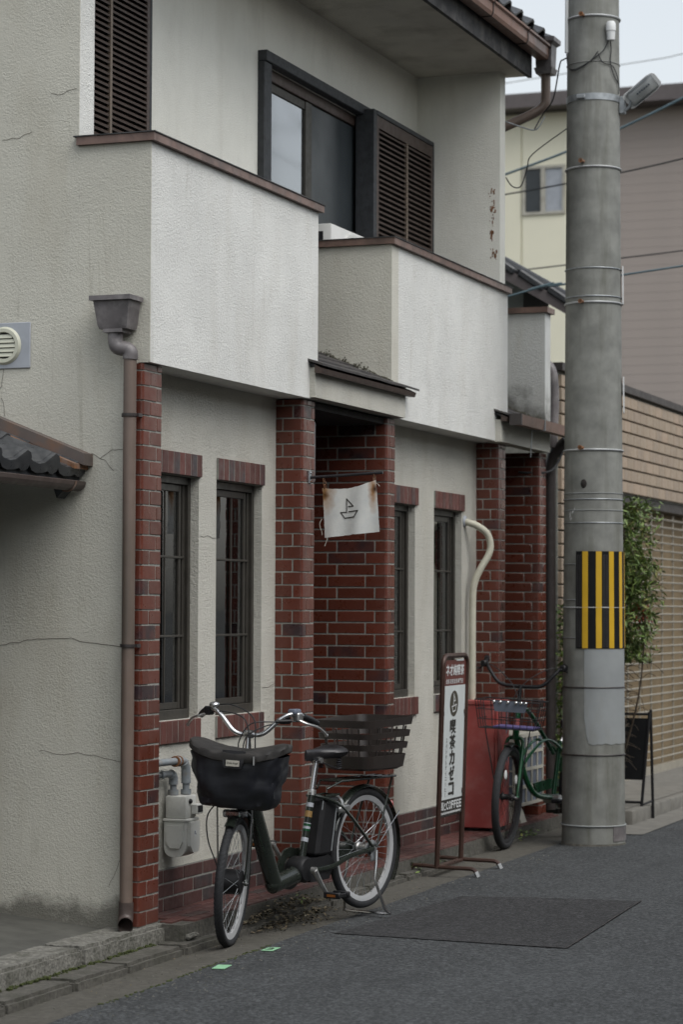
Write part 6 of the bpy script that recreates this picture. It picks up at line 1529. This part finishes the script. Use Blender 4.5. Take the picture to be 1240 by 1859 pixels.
wf = part('window', MB().box((wx0-.045, 25.97, wz0-.045), (wx1+.045, 26.028, wz0)).box((wx0-.045, 25.97, wz1), (wx1+.045, 26.028, wz1+.045)).box((wx0-.045, 25.971, wz0), (wx0, 26.028, wz1)).box((wx0+.255, 25.971, wz0), (wx0+.325, 26.028, wz1)).box((wx1, 25.971, wz0), (wx1+.045, 26.028, wz1)), 'beige', cbd)
part('pane', MB().box((wx0, 26.0, wz0), (wx0+.255, 26.02, wz1)), 'screen', wf); part('pane', MB().box((wx0+.325, 26.002, wz0), (wx1, 26.022, wz1)), 'ventgrey', wf)
# house with a tiled roof in between
hs_ = thing('tiled_house', 'grey green house with a dark sloping tiled roof behind the cafe', 'building', (-2, 10.5, 0))
part('wall', MB().prism([(-4.5, 0), (-0.98, 0), (-0.98, 4.45), (-4.5, 6.3)], 1, 9.6, 10.4), 'greenwall', hs_)
th_ = atan2(4.706-4.419, 0.489)
zr2 = lambda x: 4.706-(x+1.25)*tan(th_)
part('roof', MB().prism([(-4.5, zr2(-4.5)-.14), (-0.45, zr2(-.45)-.14), (-0.45, zr2(-.45)-.04), (-4.5, zr2(-4.5)-.04)], 1, 9.25, 10.5), 'roofgrey', hs_)
vgm = MB().bbox((-.13, -.07, -.03), (.13, .07, .03), .012).mesh('verge_tile', MT['rooftile'])
for i in range(15):
    o = inst('verge_tile', vgm, hs_, (-0.55-i*.255, 9.30, zr2(-0.55-i*.255)-.02)); o.rotation_euler = (0, th_+.07, 0)
part('verge_cap', MB().tube([(-0.45, 9.36, zr2(-.45)+.01), (-4.5, 9.36, zr2(-4.5)+.01)], .04, 8), 'rooftile', hs_)

# ------------------------------------------------------------------ cables
def P3(px, py, y):
    dirv = F+Rv*((px-620)/LENS_PX)-Uv*((py-929.5)/LENS_PX); t = (y+10.21)/dirv.y; return Vector((4.85, -10.21, 1.65))+dirv*t
def cable(pts, r, m, lab, sag=0.0):
    q = [P3(*p) for p in pts]; a_, b_ = (q[0]-q[1]).normalized(), (q[-1]-q[-2]).normalized(); q = [q[0]+a_*14+Vector((0, 0, .8)), q[0]+a_*6+Vector((0, 0, .15))]+q+[q[-1]+b_*6+Vector((0, 0, .2)), q[-1]+b_*16+Vector((0, 0, 1.4))]; single('overhead_cable', MB().tube(smooth_path(q, 6), r, 6), m, lab, 'cable', 'overhead cables')
cable([(800, 362, 12.5), (920, 316, 12.4), (1020, 279, 12.3), (1125, 234, 12.2), (1240, 178, 12.1), (1400, 95, 12)], 0.012, 'cable', 'thick blue grey cable rising to the right past the pole')
cable([(780, 368, 13), (930, 351, 13), (1125, 314, 12.6), (1240, 288, 12.4), (1400, 248, 12.2)], .008, 'wire', 'thin dark cable crossing the small window of the cream building')
cable([(800, 505, 13), (960, 489, 13), (1125, 469, 13), (1240, 455, 13), (1400, 433, 13)], .007, 'wire', 'twisted dark cable low across the tan siding')
cable([(900, 545, 9), (960, 526, 9), (1020, 514, 9), (1125, 500, 9)], .009, 'cable', 'green grey cable in front of the tiled roof')
cable([(1125, 118, 22), (1240, 98, 22), (1400, 70, 22)], .006, 'wiregrey', 'faint thin cable high in the white sky')
# drop wires from the eave to the pole
dwm = MB()
for pts in ([(0.20, 5.87, 5.00), (0.24, 5.95, 5.12), (0.34, 5.85, 5.20), (0.40, 5.80, 5.42), (0.44, 5.75, 5.44), pp(-95, 5.42, 0.0)], [(0.01, 5.79, 5.05), (0.10, 5.86, 5.02), (0.20, 5.90, 5.00), (0.25, 5.95, 5.10)]):
    single('service_wire', MB().tube(smooth_path(pts, 6), .005, 6), 'wire' if pts[0][0] > .1 else 'galv', 'dark service wire looping from the eave pipe to the pole' if pts[0][0] > .1 else 'grey conduit arm from the wing wall to the eave pipe', 'wire')
single('service_wire', MB().tube(smooth_path([(0.012, 5.80, 4.66), (0.05, 5.83, 4.60), (0.11, 5.84, 4.60), (0.16, 5.82, 4.72), (0.22, 5.75, 4.80), pp(-110, 4.95, 0.0)], 6), .004, 6), 'wire', 'thin dark wire drooping from the white wing wall to the pole', 'wire')
# ------------------------------------------------------------------ unseen houses and gate wall, added for shade and pane reflections
def facing_house(name, lab, x, y0, y1, h, m):
    t = thing(name, lab, 'building', (x+2, (y0+y1)/2, 0.1))
    hl = []; n = int((y1-y0)/2.4)
    for i in range(n):
        a = y0+0.7+i*2.4; hl += [(a, a+1.25, 1.0, 2.2), (a, a+1.25, 3.4, 4.6)]
    part('wall', wall_grid(0, x, x+0.2, (y0, y1), (0.0, h), hl), m, t)
    part('end_wall', MB().box((x+0.001, y0-0.15, 0), (x+5, y0-0.001, h)).box((x+0.001, y1+0.001, 0), (x+5, y1+0.15, h)), m, t)
    for (a, b, c, d) in hl:
        w_ = part('window', MB().box((x+0.06, a, c), (x+0.10, a+.05, d)).box((x+0.06, b-.05, c), (x+0.10, b, d)).box((x+0.061, a+.05, c), (x+0.099, b-.05, c+.05)).box((x+0.061, a+.05, d-.05), (x+0.099, b-.05, d)).box((x+0.062, (a+b)/2-.025, c+.05), (x+0.098, (a+b)/2+.025, d-.05)), 'bronze', t)
        part('pane', MB().box((x+0.105, a+.02, c+.02), (x+0.11, b-.02, d-.02)), 'screen', w_)
    part('roof', MB().prism([(x-0.5, h-0.1), (x-0.5, h), (x+2.5, h+1.3), (x+5.5, h), (x+5.5, h-.1), (x+2.5, h+1.2)], 1, y0-0.4, y1+0.4), 'roofgrey', t)
    return t
facing_house('added_house', 'unseen cream plastered house with two rows of windows, added across the street for shade', 7.6, -16.0, -4.2, OPP_H, 'greenwall')
facing_house('added_house', 'unseen grey plastered house added across the street for shade, opposite the brick pillars', 7.6, -3.4, 9.2, OPP_H, 'tan')
gw = thing('added_gate_wall', 'unseen dark boarded gate wall added under the pantiled roof to shade the gable', 'wall', (-0.98, -1.5, 0.1))  # added out of view to keep light off the lower gable
bdm = MB().bbox((-.012, -.072, -1.06), (.012, .072, 1.06), .003).mesh('board', MT['darkframe'])
part('rail', MB().box((-1.02, -3.4, 0.2), (-0.992, -0.02, 0.30)).box((-1.02, -3.4, 2.0), (-0.992, -0.02, 2.10)), 'darkframe', gw)
for i in range(22): inst('board', bdm, gw, (-0.978, -0.10-i*0.15, 1.24))
